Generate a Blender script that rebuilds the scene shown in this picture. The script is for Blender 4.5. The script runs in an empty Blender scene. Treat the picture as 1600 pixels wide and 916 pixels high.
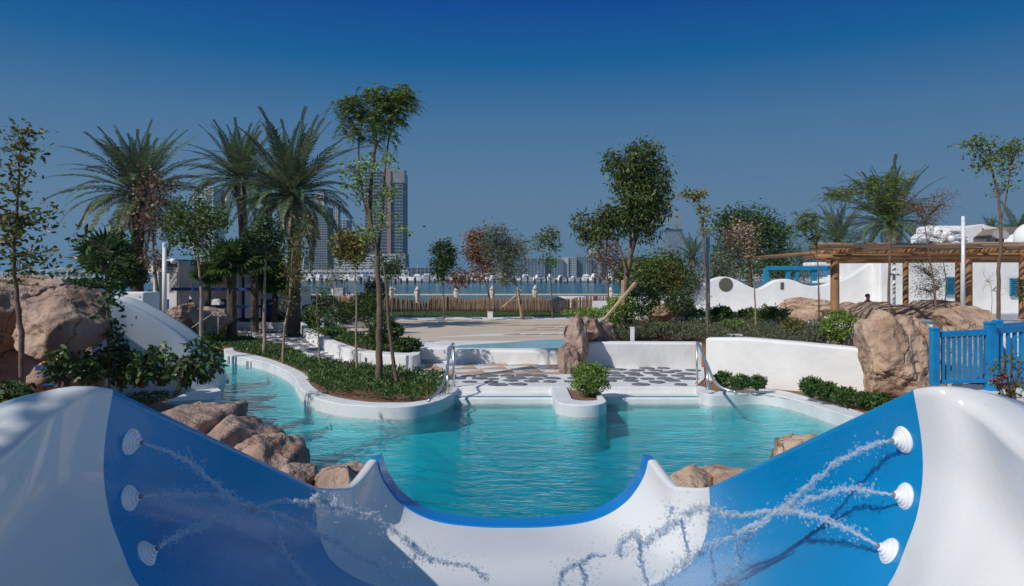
import bpy, bmesh, math, random
import numpy as np
from mathutils import Vector, Matrix, noise, geometry
R = math.radians
rnd = random.Random(7)
rs = np.random.RandomState(11)
SC = bpy.context.scene
COL = SC.collection

# ------------------------------------------------------------------ camera, sky, sun, exposure
F, HZ, CH = 1100.0, 432.0, 2.7          # focal length in photo pixels, horizon row, camera height over the pool water
cam_d = bpy.data.cameras.new('camera'); cam = bpy.data.objects.new('camera', cam_d); COL.objects.link(cam)
cam.location = (0, 0, CH); cam.rotation_euler = (R(90), 0, 0)
cam_d.lens = 36 * F / 1600; cam_d.sensor_width = 36; cam_d.shift_y = -(458 - HZ) / 1600
cam_d.clip_start = 0.05; cam_d.clip_end = 9000
SC.camera = cam
SUNV = Vector((-0.80, -0.68, 0.90)).normalized()       # towards the sun
EL = math.asin(SUNV.z); AZ = math.atan2(SUNV.x, SUNV.y)
W_ = bpy.data.worlds.new('World'); SC.world = W_; W_.use_nodes = True
wn = W_.node_tree.nodes; wl = W_.node_tree.links
bg = wn['Background']
sky = wn.new('ShaderNodeTexSky'); sky.sky_type = 'NISHITA'; sky.sun_disc = False
sky.sun_elevation = EL; sky.sun_rotation = AZ
sky.altitude = 0; sky.air_density = 1.0; sky.dust_density = 0.2; sky.ozone_density = 5.0
gam = wn.new('ShaderNodeGamma'); gam.inputs[1].default_value = 1.15
hs = wn.new('ShaderNodeHueSaturation'); hs.inputs['Saturation'].default_value = 1.15; hs.inputs['Value'].default_value = 0.62
wl.new(sky.outputs[0], gam.inputs[0]); wl.new(gam.outputs[0], hs.inputs['Color']); tcw = wn.new('ShaderNodeTexCoord'); sxyz = wn.new('ShaderNodeSeparateXYZ'); wl.new(tcw.outputs['Generated'], sxyz.inputs[0])
rw = wn.new('ShaderNodeValToRGB'); el_ = rw.color_ramp.elements; k_ = 1 / .075
SKYC = [(0.0, (.150, .205, .305)), (.119, (.112, .195, .315)), (.206, (.066, .165, .315)), (.29, (.003, .105, .30)), (.362, (.0, .055, .285)), (.55, (.03, .11, .30)), (1.0, (.13, .21, .30))]
for i, (p_, c_) in enumerate(SKYC):
    e_ = el_[i] if i < 2 else el_.new(p_)
    e_.position = p_; e_.color = (*c_, 1)
wl.new(sxyz.outputs['Z'], rw.inputs[0])
sc_ = wn.new('ShaderNodeVectorMath'); sc_.operation = 'SCALE'; sc_.inputs['Scale'].default_value = k_; wl.new(rw.outputs[0], sc_.inputs[0])
mxw = wn.new('ShaderNodeMixRGB'); mxw.inputs[0].default_value = .93; wl.new(hs.outputs[0], mxw.inputs[1]); wl.new(sc_.outputs[0], mxw.inputs[2]); wl.new(mxw.outputs[0], bg.inputs[0])
bg.inputs[1].default_value = 0.075
sun_d = bpy.data.lights.new('sun', 'SUN'); sun = bpy.data.objects.new('sun', sun_d); COL.objects.link(sun)
sun_d.energy = 3.7; sun_d.angle = R(0.5); sun_d.color = (1, 0.955, 0.89)
sun.rotation_euler = SUNV.to_track_quat('Z', 'Y').to_euler(); sun.location = (0, 0, 60)
SC.view_settings.view_transform = 'Standard'; SC.view_settings.look = 'None'
SC.view_settings.exposure = 0.0; SC.view_settings.gamma = 1.0
SC.render.engine = 'CYCLES'
SC.cycles.max_bounces = 8; SC.cycles.transparent_max_bounces = 40; SC.cycles.caustics_reflective = False
SC.cycles.caustics_refractive = False; SC.cycles.sample_clamp_indirect = 4

# ------------------------------------------------------------------ helpers
def P(px, py, d): return Vector(((px - 800) / F * d, d, CH - (py - HZ) / F * d))
def G(px, py, z):
    d = (CH - z) * F / (py - HZ)
    return Vector(((px - 800) / F * d, d, z))
def G2(px, py, z): v = G(px, py, z); return (v.x, v.y)

MATS = {}
def mat(name, col, rough=.6, metal=0, var=.12, vscale=3.0, bump=0.0, bscale=20.0, col2=None, spec=.5, coat=0, detail=6, transl=0, rand=False, coords='Object'):
    if name in MATS: return MATS[name]
    m = bpy.data.materials.new(name); m.use_nodes = True
    n = m.node_tree.nodes; l = m.node_tree.links
    b = n['Principled BSDF']; out = n['Material Output']
    b.inputs['Roughness'].default_value = rough; b.inputs['Metallic'].default_value = metal
    b.inputs['Specular IOR Level'].default_value = spec
    if coat: b.inputs['Coat Weight'].default_value = coat; b.inputs['Coat Roughness'].default_value = .04
    tc = n.new('ShaderNodeTexCoord'); cs = tc.outputs[coords]
    if rand:
        oi = n.new('ShaderNodeObjectInfo'); ad = n.new('ShaderNodeVectorMath'); ad.operation = 'ADD'
        mu = n.new('ShaderNodeMath'); mu.operation = 'MULTIPLY'; mu.inputs[1].default_value = 37
        l.new(oi.outputs['Random'], mu.inputs[0]); l.new(mu.outputs[0], ad.inputs[0]); l.new(cs, ad.inputs[1]); cs = ad.outputs[0]
    nz = n.new('ShaderNodeTexNoise'); nz.inputs['Scale'].default_value = vscale; nz.inputs['Detail'].default_value = detail
    l.new(cs, nz.inputs['Vector'])
    ramp = n.new('ShaderNodeValToRGB'); ramp.color_ramp.elements[0].position = .3; ramp.color_ramp.elements[1].position = .7
    c2 = col2 if col2 else tuple(min(1, c * (1 + var)) for c in col)
    c1 = col if col2 else tuple(c * (1 - var) for c in col)
    ramp.color_ramp.elements[0].color = (*c1, 1); ramp.color_ramp.elements[1].color = (*c2, 1)
    l.new(nz.outputs['Fac'], ramp.inputs[0]); l.new(ramp.outputs[0], b.inputs['Base Color'])
    m['ramp'] = 1
    if bump:
        nb = n.new('ShaderNodeTexNoise'); nb.inputs['Scale'].default_value = bscale; nb.inputs['Detail'].default_value = 8
        l.new(cs, nb.inputs['Vector'])
        bp = n.new('ShaderNodeBump'); bp.inputs['Strength'].default_value = 1; bp.inputs['Distance'].default_value = bump
        l.new(nb.outputs['Fac'], bp.inputs['Height']); l.new(bp.outputs[0], b.inputs['Normal'])
    MATS[name] = m
    return m
def leafmat(name, c1, c2, c3=None, rough=.45, tr=.25):
    m = bpy.data.materials.new(name); m.use_nodes = True
    n = m.node_tree.nodes; l = m.node_tree.links
    b = n['Principled BSDF']; out = n['Material Output']
    b.inputs['Roughness'].default_value = rough; b.inputs['Specular IOR Level'].default_value = .35
    g = n.new('ShaderNodeNewGeometry'); ramp = n.new('ShaderNodeValToRGB')
    e = ramp.color_ramp.elements; e[0].color = (*c1, 1); e[1].color = (*c2, 1); e[1].position = .85
    if c3: x = e.new(1.0); x.color = (*c3, 1)
    l.new(g.outputs['Random Per Island'], ramp.inputs[0]); l.new(ramp.outputs[0], b.inputs['Base Color'])
    t = n.new('ShaderNodeBsdfTranslucent'); mx = n.new('ShaderNodeMixShader'); mx.inputs[0].default_value = tr
    l.new(ramp.outputs[0], t.inputs[0]); l.new(b.outputs[0], mx.inputs[1]); l.new(t.outputs[0], mx.inputs[2]); l.new(mx.outputs[0], out.inputs[0])
    MATS[name] = m; return m

def rockmat(name, c1, c2, c3):
    m = bpy.data.materials.new(name); m.use_nodes = True
    n = m.node_tree.nodes; l = m.node_tree.links; b = n['Principled BSDF']
    b.inputs['Roughness'].default_value = .85; b.inputs['Specular IOR Level'].default_value = .25
    tc = n.new('ShaderNodeTexCoord'); gp = n.new('ShaderNodeNewGeometry'); V = gp.outputs['Position']
    def N(s, d=8, dist=0, stretch=None):
        x = n.new('ShaderNodeTexNoise'); x.inputs['Scale'].default_value = s; x.inputs['Detail'].default_value = d; x.inputs['Distortion'].default_value = dist
        if stretch:
            mp = n.new('ShaderNodeMapping'); mp.inputs['Scale'].default_value = stretch; l.new(V, mp.inputs[0]); l.new(mp.outputs[0], x.inputs['Vector'])
        else: l.new(V, x.inputs['Vector'])
        return x.outputs['Fac']
    r = n.new('ShaderNodeValToRGB'); r.color_ramp.elements[0].position = .32; r.color_ramp.elements[1].position = .68
    r.color_ramp.elements[0].color = (*c1, 1); r.color_ramp.elements[1].color = (*c2, 1); l.new(N(1.6, 8, .6), r.inputs[0])
    st = n.new('ShaderNodeValToRGB'); st.color_ramp.elements[0].position = .5; st.color_ramp.elements[1].position = .72
    st.color_ramp.elements[0].color = (0, 0, 0, 1); st.color_ramp.elements[1].color = (.75, .75, .75, 1); l.new(N(2.2, 6, .4, (1, 1, .25)), st.inputs[0])
    mx = n.new('ShaderNodeMixRGB'); l.new(st.outputs[0], mx.inputs[0]); l.new(r.outputs[0], mx.inputs[1]); mx.inputs[2].default_value = (*c3, 1)
    vo = n.new('ShaderNodeTexVoronoi'); vo.feature = 'DISTANCE_TO_EDGE'; vo.inputs['Scale'].default_value = .62
    mp = n.new('ShaderNodeVectorMath'); mp.operation = 'ADD'; nv = n.new('ShaderNodeTexNoise'); nv.inputs['Scale'].default_value = 1.7; nv.inputs['Detail'].default_value = 6
    sc = n.new('ShaderNodeVectorMath'); sc.operation = 'SCALE'; sc.inputs['Scale'].default_value = 1.1
    l.new(V, nv.inputs['Vector']); l.new(nv.outputs['Color'], sc.inputs[0]); l.new(V, mp.inputs[0]); l.new(sc.outputs[0], mp.inputs[1]); l.new(mp.outputs[0], vo.inputs['Vector'])
    cr = n.new('ShaderNodeMapRange'); cr.inputs['From Max'].default_value = .012; cr.clamp = True; l.new(vo.outputs['Distance'], cr.inputs['Value'])
    m2 = n.new('ShaderNodeMixRGB'); m2.blend_type = 'MIX'; l.new(cr.outputs[0], m2.inputs[0]); m2.inputs[1].default_value = tuple(x * .6 for x in c1) + (1,); l.new(mx.outputs[0], m2.inputs[2])
    l.new(m2.outputs[0], b.inputs['Base Color'])
    b1 = n.new('ShaderNodeBump'); b1.inputs['Distance'].default_value = .05; l.new(cr.outputs[0], b1.inputs['Height']); b1.inputs['Strength'].default_value = .6
    b2 = n.new('ShaderNodeBump'); b2.inputs['Distance'].default_value = .13; l.new(N(5, 12), b2.inputs['Height']); l.new(b1.outputs[0], b2.inputs['Normal'])
    b3 = n.new('ShaderNodeBump'); b3.inputs['Distance'].default_value = .012; l.new(N(45, 6), b3.inputs['Height']); l.new(b2.outputs[0], b3.inputs['Normal'])
    l.new(b3.outputs[0], b.inputs['Normal']); MATS[name] = m; return m

# colours
M_PLASTER = mat('white_plaster', (.74, .74, .735), .75, var=.09, vscale=1.6, bump=.012, bscale=9, coords='Object')
M_PLASTER2 = mat('warm_white_plaster', (.78, .775, .76), .8, var=.07, vscale=1.1, bump=.02, bscale=4)
M_KERB = mat('grey_white_kerb', (.69, .70, .71), .7, var=.10, vscale=2.5, bump=.006, bscale=30)
M_MORTAR = mat('white_mortar', (.68, .68, .69), .8, var=.1, vscale=1.8, bump=.004, bscale=40)
M_STONE = mat('dark_paving_stone', (.15, .155, .17), .75, var=.3, vscale=4, bump=.004, bscale=30, rand=True)
M_GEL = mat('white_gelcoat', (.665, .67, .665), .13, var=.02, vscale=1.5, bump=.0012, bscale=60, coat=.6)
M_BLUEGEL = mat('blue_gelcoat', (.0, .24, .53), .12, var=.06, vscale=2, bump=.002, bscale=70, coat=.12, spec=.2)
M_RIM = mat('blue_rim_paint', (.002, .21, .60), .25, var=.05, vscale=3, coat=.3)
M_BLUE = mat('blue_painted_wood', (.005, .235, .54), .45, var=.14, vscale=6, bump=.003, bscale=60)
M_BLUE2 = mat('teal_blue_painted_wood', (.012, .20, .36), .5, var=.14, vscale=4)
M_NAVY = mat('navy_paint', (.01, .06, .20), .5, var=.2, vscale=3)
M_SOIL = mat('red_brown_soil', (.17, .085, .045), .95, var=.3, vscale=5, bump=.04, bscale=18, col2=(.27, .15, .09))
M_SAND = mat('beige_beach_paving', (.56, .46, .36), .85, var=.08, vscale=.6, bump=.004, bscale=25)
M_TAN = mat('tan_paving', (.48, .33, .23), .8, var=.12, vscale=2, bump=.003, bscale=30)
M_BARK = mat('grey_brown_bark', (.16, .11, .075), .9, var=.35, vscale=9, bump=.015, bscale=35)
M_PALEBARK = mat('pale_tan_bark', (.30, .225, .16), .85, var=.3, vscale=7, bump=.01, bscale=40)
M_PALMBARK = mat('palm_bark', (.10, .072, .05), .95, var=.4, vscale=6, bump=.03, bscale=30)
M_LOG = mat('honey_brown_log', (.24, .115, .045), .75, var=.3, vscale=2.5, bump=.012, bscale=14, col2=(.38, .20, .09))
M_STICK = mat('weathered_stick', (.27, .175, .11), .85, bump=.006, bscale=40, col2=(.44, .32, .23), vscale=4, rand=True)
M_FENCESTICK = mat('brown_fence_stick', (.13, .070, .042), .9, bump=.006, bscale=40, col2=(.30, .20, .13), vscale=1.2, rand=True)
M_PLANK = mat('raw_timber', (.50, .34, .20), .8, var=.18, vscale=4, bump=.004, bscale=40)
M_STEEL = mat('polished_steel', (.70, .70, .70), .32, metal=.9, var=.03)
M_GREYPOLE = mat('galvanised_grey', (.40, .41, .42), .55, metal=.2, var=.08)
M_WHITEP = mat('white_metal_paint', (.75, .76, .77), .35, var=.05)
M_PLASTIC = mat('white_nozzle_plastic', (.78, .78, .79), .3, var=.02)
M_DARK = mat('dark_void', (.015, .016, .02), .6, var=.2)
M_CANVAS = mat('beige_canvas', (.62, .55, .47), .9, var=.1, vscale=8)
M_THATCH = mat('grey_brown_thatch', (.22, .18, .14), .95, var=.35, vscale=14, bump=.04, bscale=30)
M_TILE = mat('teal_tile', (.02, .30, .36), .3, var=.2, vscale=10)
M_ROCK = rockmat('pink_sandstone', (.32, .20, .15), (.49, .36, .285), (.12, .09, .08))
M_ROCK2 = rockmat('tan_sandstone', (.38, .235, .155), (.58, .43, .32), (.16, .12, .10))
M_GRASS = mat('lawn', (.045, .085, .02), .95, var=.3, vscale=3, bump=.03, bscale=40)
M_CONC = mat('concrete', (.19, .20, .22), .85, var=.15, vscale=.15)
M_CONCL = mat('pale_concrete', (.42, .425, .43), .85, var=.08, vscale=.15)
M_GLASS = mat('dark_facade_glass', (.025, .055, .085), .12, var=.3, vscale=.08)
M_GLASSB = mat('blue_facade_glass', (.06, .13, .19), .12, var=.3, vscale=.06)
M_RUST = mat('hoist_red_brown', (.28, .15, .11), .8, var=.2)
M_SKIN = mat('skin', (.42, .24, .17), .6, var=.05)
M_DSKIN = mat('dark_skin', (.10, .05, .035), .6, var=.05)
M_HAIR = mat('dark_hair', (.02, .017, .015), .7)
M_REDCLOTH = mat('crimson_shirt', (.35, .03, .06), .8)
M_PINKCLOTH = mat('pink_striped_shirt', (.55, .28, .26), .8)
L_GREEN = leafmat('leaf_green', (0.050, 0.093, 0.020), (0.150, 0.221, 0.043))
L_DARK = leafmat('leaf_dark', (0.024, 0.054, 0.016), (0.079, 0.135, 0.033))
L_HEDGE = leafmat('leaf_hedge', (0.029, 0.069, 0.020), (0.113, 0.201, 0.047))
L_FRESH = leafmat('leaf_fresh', (0.088, 0.163, 0.030), (0.251, 0.384, 0.066))
L_YELLOW = leafmat('leaf_yellow', (0.102, 0.123, 0.017), (0.275, 0.246, 0.043), (0.362, 0.174, 0.043))
L_OLIVE = leafmat('leaf_olive', (.085, .105, .062), (.20, .225, .135))
L_BROWN = leafmat('leaf_brown', (.16, .085, .045), (.34, .20, .12))
L_DRY = leafmat('leaf_dry', (0.102, 0.065, 0.046), (0.246, 0.160, 0.109))
L_BEIGE = leafmat('leaf_beige', (.22, .15, .10), (.45, .33, .23))
L_BIG = leafmat('leaf_big_tree', (.036, .075, .017), (.11, .165, .038), (.26, .20, .055))
L_PALM = leafmat('palm_green', (0.069, 0.108, 0.055), (0.166, 0.225, 0.113), (0.255, 0.274, 0.157), rough=.4)
L_PALMD = leafmat('palm_dead', (0.174, 0.145, 0.094), (0.348, 0.290, 0.203))
L_FAN = leafmat('fan_green', (0.026, 0.060, 0.014), (0.087, 0.159, 0.029))
L_MIXED = leafmat('leaf_mixed', (0.050, 0.095, 0.020), (0.188, 0.192, 0.042), (0.425, 0.212, 0.049))
L_FLOWER = leafmat('flower_crimson', (.30, .01, .04), (.45, .02, .08))
L_GRASS = leafmat('grass_blade', (.03, .06, .012), (.09, .13, .03))

WL = {}
def _link(o, parent):
    COL.objects.link(o)
    if parent is not None: o.parent = parent
def thing(name, label, cat, loc=(0, 0, 0), rotz=0, group=None):
    o = bpy.data.objects.new(name, None); COL.objects.link(o); o.location = loc; o.rotation_euler = (0, 0, rotz)
    o.empty_display_size = .2
    o['label'] = label; o['category'] = cat
    if group: o['group'] = group
    WL[o.name] = Vector(loc); return o
def tag(o, label, cat, group=None, kind=None):
    o['label'] = label; o['category'] = cat
    if group: o['group'] = group
    if kind: o['kind'] = kind
    return o
def struct(o, label=None):
    o['kind'] = 'structure'
    if label: o['label'] = label
    return o

class MB:
    def __init__(s): s.v = []; s.f = []
    def add(s, vs, fs):
        n = len(s.v); s.v += [tuple(p) for p in vs]; s.f += [tuple(i + n for i in f) for f in fs]; return s
    def box(s, c, sz, rz=0, M=None):
        x, y, z = [k / 2 for k in sz]; vs = [Vector((a * x, b * y, e * z)) for e in (-1, 1) for b in (-1, 1) for a in (-1, 1)]
        if M is not None: vs = [M @ v for v in vs]
        elif rz: m = Matrix.Rotation(rz, 3, 'Z'); vs = [m @ v for v in vs]
        c = Vector(c); vs = [v + c for v in vs]
        return s.add(vs, [(0, 2, 3, 1), (4, 5, 7, 6), (0, 1, 5, 4), (2, 6, 7, 3), (0, 4, 6, 2), (1, 3, 7, 5)])
    def bar(s, a, b, w, h, up=(0, 0, 1)):
        a = Vector(a); b = Vector(b); d = (b - a); L = d.length; d.normalize(); up = Vector(up)
        x = d.cross(up)
        if x.length < 1e-4: x = d.cross(Vector((0, 1, 0)))
        x.normalize(); u = x.cross(d)
        M = Matrix((x, d, u)).transposed()
        return s.box((a + b) / 2, (w, L, h), M=M)
    def tube(s, pts, rad, n=8, cap=True):
        pts = [Vector(p) for p in pts]
        if not hasattr(rad, '__len__'): rad = [rad] * len(pts)
        ref = Vector((.37, .21, .9)).normalized(); base = len(s.v); N = len(pts); px_ = None
        for i, p in enumerate(pts):
            t = (pts[min(i + 1, N - 1)] - pts[max(i - 1, 0)])
            if t.length < 1e-9: t = Vector((0, 0, 1))
            t.normalize()
            if px_ is None:
                a = t.cross(ref)
                if a.length < .1: a = t.cross(Vector((1, 0, 0)))
            else: a = px_ - t * px_.dot(t)
            a.normalize(); px_ = a; b = t.cross(a)
            for k in range(n):
                th = 2 * math.pi * k / n
                s.v.append(tuple(p + (a * math.cos(th) + b * math.sin(th)) * rad[i]))
        for i in range(N - 1):
            for k in range(n):
                k2 = (k + 1) % n; s.f.append((base + i * n + k, base + i * n + k2, base + (i + 1) * n + k2, base + (i + 1) * n + k))
        if cap:
            s.f.append(tuple(base + k for k in reversed(range(n)))); s.f.append(tuple(base + (N - 1) * n + k for k in range(n)))
        return s
    def lathe(s, prof, n=20, M=None, c=(0, 0, 0)):
        c = Vector(c); base = len(s.v); m = len(prof)
        for r, z in prof:
            for k in range(n):
                th = 2 * math.pi * k / n; v = Vector((r * math.cos(th), r * math.sin(th), z))
                if M is not None: v = M @ v
                s.v.append(tuple(v + c))
        for i in range(m - 1):
            for k in range(n):
                k2 = (k + 1) % n; s.f.append((base + i * n + k, base + i * n + k2, base + (i + 1) * n + k2, base + (i + 1) * n + k))
        s.f.append(tuple(base + k for k in reversed(range(n)))); s.f.append(tuple(base + (m - 1) * n + k for k in range(n)))
        return s
    def prism(s, poly, z0, z1):
        """z1/z0 numbers or per-point lists"""
        n = len(poly); a = [z0] * n if not hasattr(z0, '__len__') else z0; b = [z1] * n if not hasattr(z1, '__len__') else z1
        ar = sum(poly[i][0] * poly[(i + 1) % n][1] - poly[(i + 1) % n][0] * poly[i][1] for i in range(n))
        if ar < 0: poly = poly[::-1]; a = a[::-1]; b = b[::-1]
        vs = [(p[0], p[1], a[i]) for i, p in enumerate(poly)] + [(p[0], p[1], b[i]) for i, p in enumerate(poly)]
        fs = [tuple(reversed(range(n))), tuple(range(n, 2 * n))] + [(i, (i + 1) % n, n + (i + 1) % n, n + i) for i in range(n)]
        return s.add(vs, fs)
    def vprism(s, prof, y0, y1, axis=None, org=(0, 0)):
        """profile of (u,z) extruded: u along axis (2d unit), thickness across from y0 to y1"""
        ax = Vector(axis if axis else (1, 0)).normalized(); pr = Vector((-ax.y, ax.x)); n = len(prof)
        vs = []
        for t in (y0, y1):
            for u, z in prof: q = Vector(org) + ax * u + pr * t; vs.append((q.x, q.y, z))
        fs = [tuple(range(n)), tuple(reversed(range(n, 2 * n)))] + [(i, n + i, n + (i + 1) % n, (i + 1) % n) for i in range(n)]
        return s.add(vs, fs)
    def ball(s, c, r, sub=1):
        bm = bmesh.new(); bmesh.ops.create_icosphere(bm, subdivisions=sub, radius=1); r = Vector(r) if hasattr(r, '__len__') else Vector((r, r, r)); c = Vector(c)
        vs = [(c.x + v.co.x * r.x, c.y + v.co.y * r.y, c.z + v.co.z * r.z) for v in bm.verts]; fs = [tuple(v.index for v in f.verts) for f in bm.faces]
        bm.free(); return s.add(vs, fs)

def mesh_of(name, mb):
    me = bpy.data.meshes.new(name)
    if isinstance(mb, MB): me.from_pydata(mb.v, [], mb.f)
    else:
        V, Q = mb
        me.vertices.add(len(V)); me.vertices.foreach_set('co', np.asarray(V, dtype=np.float32).ravel())
        k = Q.shape[1]; me.loops.add(Q.size); me.loops.foreach_set('vertex_index', Q.astype(np.int32).ravel())
        me.polygons.add(len(Q)); me.polygons.foreach_set('loop_start', np.arange(0, Q.size, k, dtype=np.int32))
    me.update(); me.validate(); return me
def part(name, mb, m, parent=None, smooth=False, bevel=0, seg=2, kind=None, label=None, auto=None):
    o0 = wl_of(parent) if parent else Vector((0, 0, 0))
    if o0.length > 0:
        if isinstance(mb, MB): mb.v = [(a - o0.x, b - o0.y, c - o0.z) for a, b, c in mb.v]
        else: mb = (mb[0] - np.array(o0), mb[1])
    me = mesh_of(name, mb)
    me.materials.append(m)
    if smooth: me.polygons.foreach_set('use_smooth', [True] * len(me.polygons))
    if isinstance(mb, MB) and not smooth:
        pass
    o = bpy.data.objects.new(name, me); _link(o, parent)
    if bevel:
        md = o.modifiers.new('bevel', 'BEVEL'); md.width = bevel; md.segments = seg; md.limit_method = 'ANGLE'; md.angle_limit = R(35); md.harden_normals = False
        me.polygons.foreach_set('use_smooth', [True] * len(me.polygons))
        w = o.modifiers.new('wn', 'WEIGHTED_NORMAL'); w.keep_sharp = True
    if auto:
        me.polygons.foreach_set('use_smooth', [True] * len(me.polygons)); me.set_sharp_from_angle(angle=R(auto))
    WL[o.name] = o0
    if kind: o['kind'] = kind
    if label: o['label'] = label
    return o
def wl_of(o): return WL.get(o.name, Vector((0, 0, 0)))
def dup(root, loc, rotz=0, label=None, scale=None, rot=None):
    r = root.copy(); COL.objects.link(r); r.location = loc; r.rotation_euler = rot if rot else (0, 0, rotz)
    if scale: r.scale = (scale,) * 3 if not hasattr(scale, '__len__') else scale
    if label: r['label'] = label
    for ch in list(root.children):
        c = ch.copy(); COL.objects.link(c); c.parent = r
        for g in ch.children: d = g.copy(); COL.objects.link(d); d.parent = c
    return r
def smooth_line(pts, k=5, closed=False):
    pts = [Vector(p) for p in pts]; n = len(pts); out = []
    for i in range(n if closed else n - 1):
        p0 = pts[(i - 1) % n] if closed or i > 0 else pts[0]; p1 = pts[i]; p2 = pts[(i + 1) % n]
        p3 = pts[(i + 2) % n] if closed or i + 2 < n else pts[n - 1]
        for j in range(k):
            t = j / k
            out.append(.5 * ((2 * p1) + (p2 - p0) * t + (2 * p0 - 5 * p1 + 4 * p2 - p3) * t * t + (3 * p1 - p0 - 3 * p2 + p3) * t ** 3))
    if not closed: out.append(pts[-1])
    return out
def inpoly(p, poly):
    x, y = p[0], p[1]; c = False; n = len(poly); j = n - 1
    for i in range(n):
        xi, yi = poly[i][0], poly[i][1]; xj, yj = poly[j][0], poly[j][1]
        if (yi > y) != (yj > y) and x < (xj - xi) * (y - yi) / (yj - yi) + xi: c = not c
        j = i
    return c
def inpoly_np(X, Y, poly):
    c = np.zeros(X.shape, bool); n = len(poly); j = n - 1
    for i in range(n):
        xi, yi = poly[i][0], poly[i][1]; xj, yj = poly[j][0], poly[j][1]
        if yi != yj:
            c ^= ((yi > Y) != (yj > Y)) & (X < (xj - xi) * (Y - yi) / (yj - yi) + xi)
        j = i
    return c

# ---- foliage
def unit(a): return a / (np.linalg.norm(a, axis=1, keepdims=True) + 1e-9)
def leafquads(C, L, Wd, up=.2, droop=0.0, U=None):
    n = len(C)
    if U is None: U = rs.normal(size=(n, 3)); U[:, 2] = U[:, 2] * .6 + up - droop
    U = unit(U); Rr = rs.normal(size=(n, 3)); Rr[:, 2] *= .4; S = unit(np.cross(U, Rr)); Nn = np.cross(S, U)
    l = (L * rs.uniform(.65, 1.25, (n, 1))); w = l * (Wd / L) * .5
    a = C; t = C + U * l - Nn * l * .12; m = C + U * l * .45 + Nn * w * .25
    V = np.stack([a, m + S * w, t, m - S * w], 1).reshape(-1, 3)
    return V, np.arange(4 * n).reshape(-1, 4)
def leafhex(C, L, Wd, up=.2, droop=0.0):
    n = len(C); U = rs.normal(size=(n, 3)); U[:, 2] = U[:, 2] * .6 + up - droop; U = unit(U)
    Rr = rs.normal(size=(n, 3)); Rr[:, 2] *= .4; S = unit(np.cross(U, Rr)); N = np.cross(S, U)
    l = L * rs.uniform(.6, 1.25, (n, 1)); w = l * (Wd / L) * .5; cv = rs.uniform(.02, .28, (n, 1))
    p1 = C + U * l * .28 + N * w * .35; p2 = C + U * l * .68 - N * (l * cv * .45 - w * .25); t = C + U * l * .97 - N * l * cv
    V = np.stack([C, p1 + S * w * .92, p2 + S * w * .72, t, p2 - S * w * .72, p1 - S * w * .92], 1).reshape(-1, 3)
    return V, np.arange(6 * n).reshape(-1, 6)
def join(a):
    V = []; Q = []; o = 0
    for v, q in a: V.append(v); Q.append(q + o); o += len(v)
    return np.concatenate(V), np.concatenate(Q)
def pinnate(B, D, L, k=9, ll=.09, lw=.03, droop=.5):
    """pinnate leaves: B bases, D directions"""
    n = len(B); D = unit(D); side = unit(np.cross(D, np.array([0, 0, 1.]) + rs.normal(0, .25, (n, 3))))
    out = []
    for j in range(1, k + 1):
        t = j / k; c = B + D * (L * t) + np.array([0, 0, -1.]) * (droop * L * t * t)
        for s in (1, -1):
            U = side * s + D * .45 + np.array([0, 0, -.25]); sc = (1 - .45 * t)
            out.append(leafquads(c, ll * sc, lw * sc, U=U + rs.normal(0, .12, (n, 3))))
    rw = .006; a = B; e = B + D * L + np.array([0, 0, -droop * L]); m = B + D * L * .5 + np.array([0, 0, -droop * L * .25])
    V = np.stack([a, m + side * rw, e, m - side * rw], 1).reshape(-1, 3); out.append((V, np.arange(4 * n).reshape(-1, 4)))
    return join(out)

# ================================================================== THE SETTING
# pool outline: kerb edges traced in plan
KZ = .24
kerbL_out = [G(*p, KZ) for p in [(350, 545), (352.5, 553), (363, 556), (389, 560), (418, 567.5), (442, 577), (457.5, 587), (464, 597.5), (471, 608), (489, 620), (523, 629.5), (562, 633.5), (615, 635.6), (654, 633), (688, 625), (709, 613.5), (715, 607), (714, 603.5)]]
kerbL_in = [G(*p, KZ) for p in [(366, 543), (366, 547), (372, 550), (395, 554), (423, 561), (450, 571), (470, 580), (481, 588), (484, 597.5), (499, 611), (530, 621), (575, 627.6), (614, 628.8), (641, 628.2), (672, 623), (690, 613.5), (700, 607), (702, 603.5)]]
kerbR_out = [G(*p, KZ) for p in [(1087, 603.5), (1088, 608), (1094, 613), (1110, 616.5), (1145, 616), (1180, 614), (1213, 617), (1250, 626), (1285, 637), (1320, 648), (1360, 662), (1400, 678), (1460, 705)]]
kerbR_in = [G(*p, KZ) for p in [(1098, 603.5), (1104, 606), (1116, 610.5), (1140, 611), (1170, 608.5), (1205, 608.5), (1235, 613), (1275, 624), (1315, 634), (1350, 645), (1385, 656), (1430, 672), (1500, 700)]]
kLo = smooth_line(kerbL_out, 5); kLi = smooth_line(kerbL_in, 5); kRo = smooth_line(kerbR_out, 5); kRi = smooth_line(kerbR_in, 5)
XSL, XSR = kLo[-1].x, kRo[0].x
pool_poly = [(p.x, p.y) for p in kLo[::3]] + [(XSL - .02, 15.92), (XSR + .02, 15.92)] + [(p.x, p.y) for p in kRo[::3]] + [(7.2, 7.5), (5.5, 4.6), (0, 3.9), (-3.2, 4.6), (-4.6, 9.2), (-5.6, 11.6), (-6.55, 13.6), (-6.9, 15.0), (-7.3, 16.4), (-8.6, 18.3), (-10.0, 21.5), (-12.5, 24.0), (-14.5, 25.6), (-12.5, 27.2), (-10.8, 26.3)]
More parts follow.
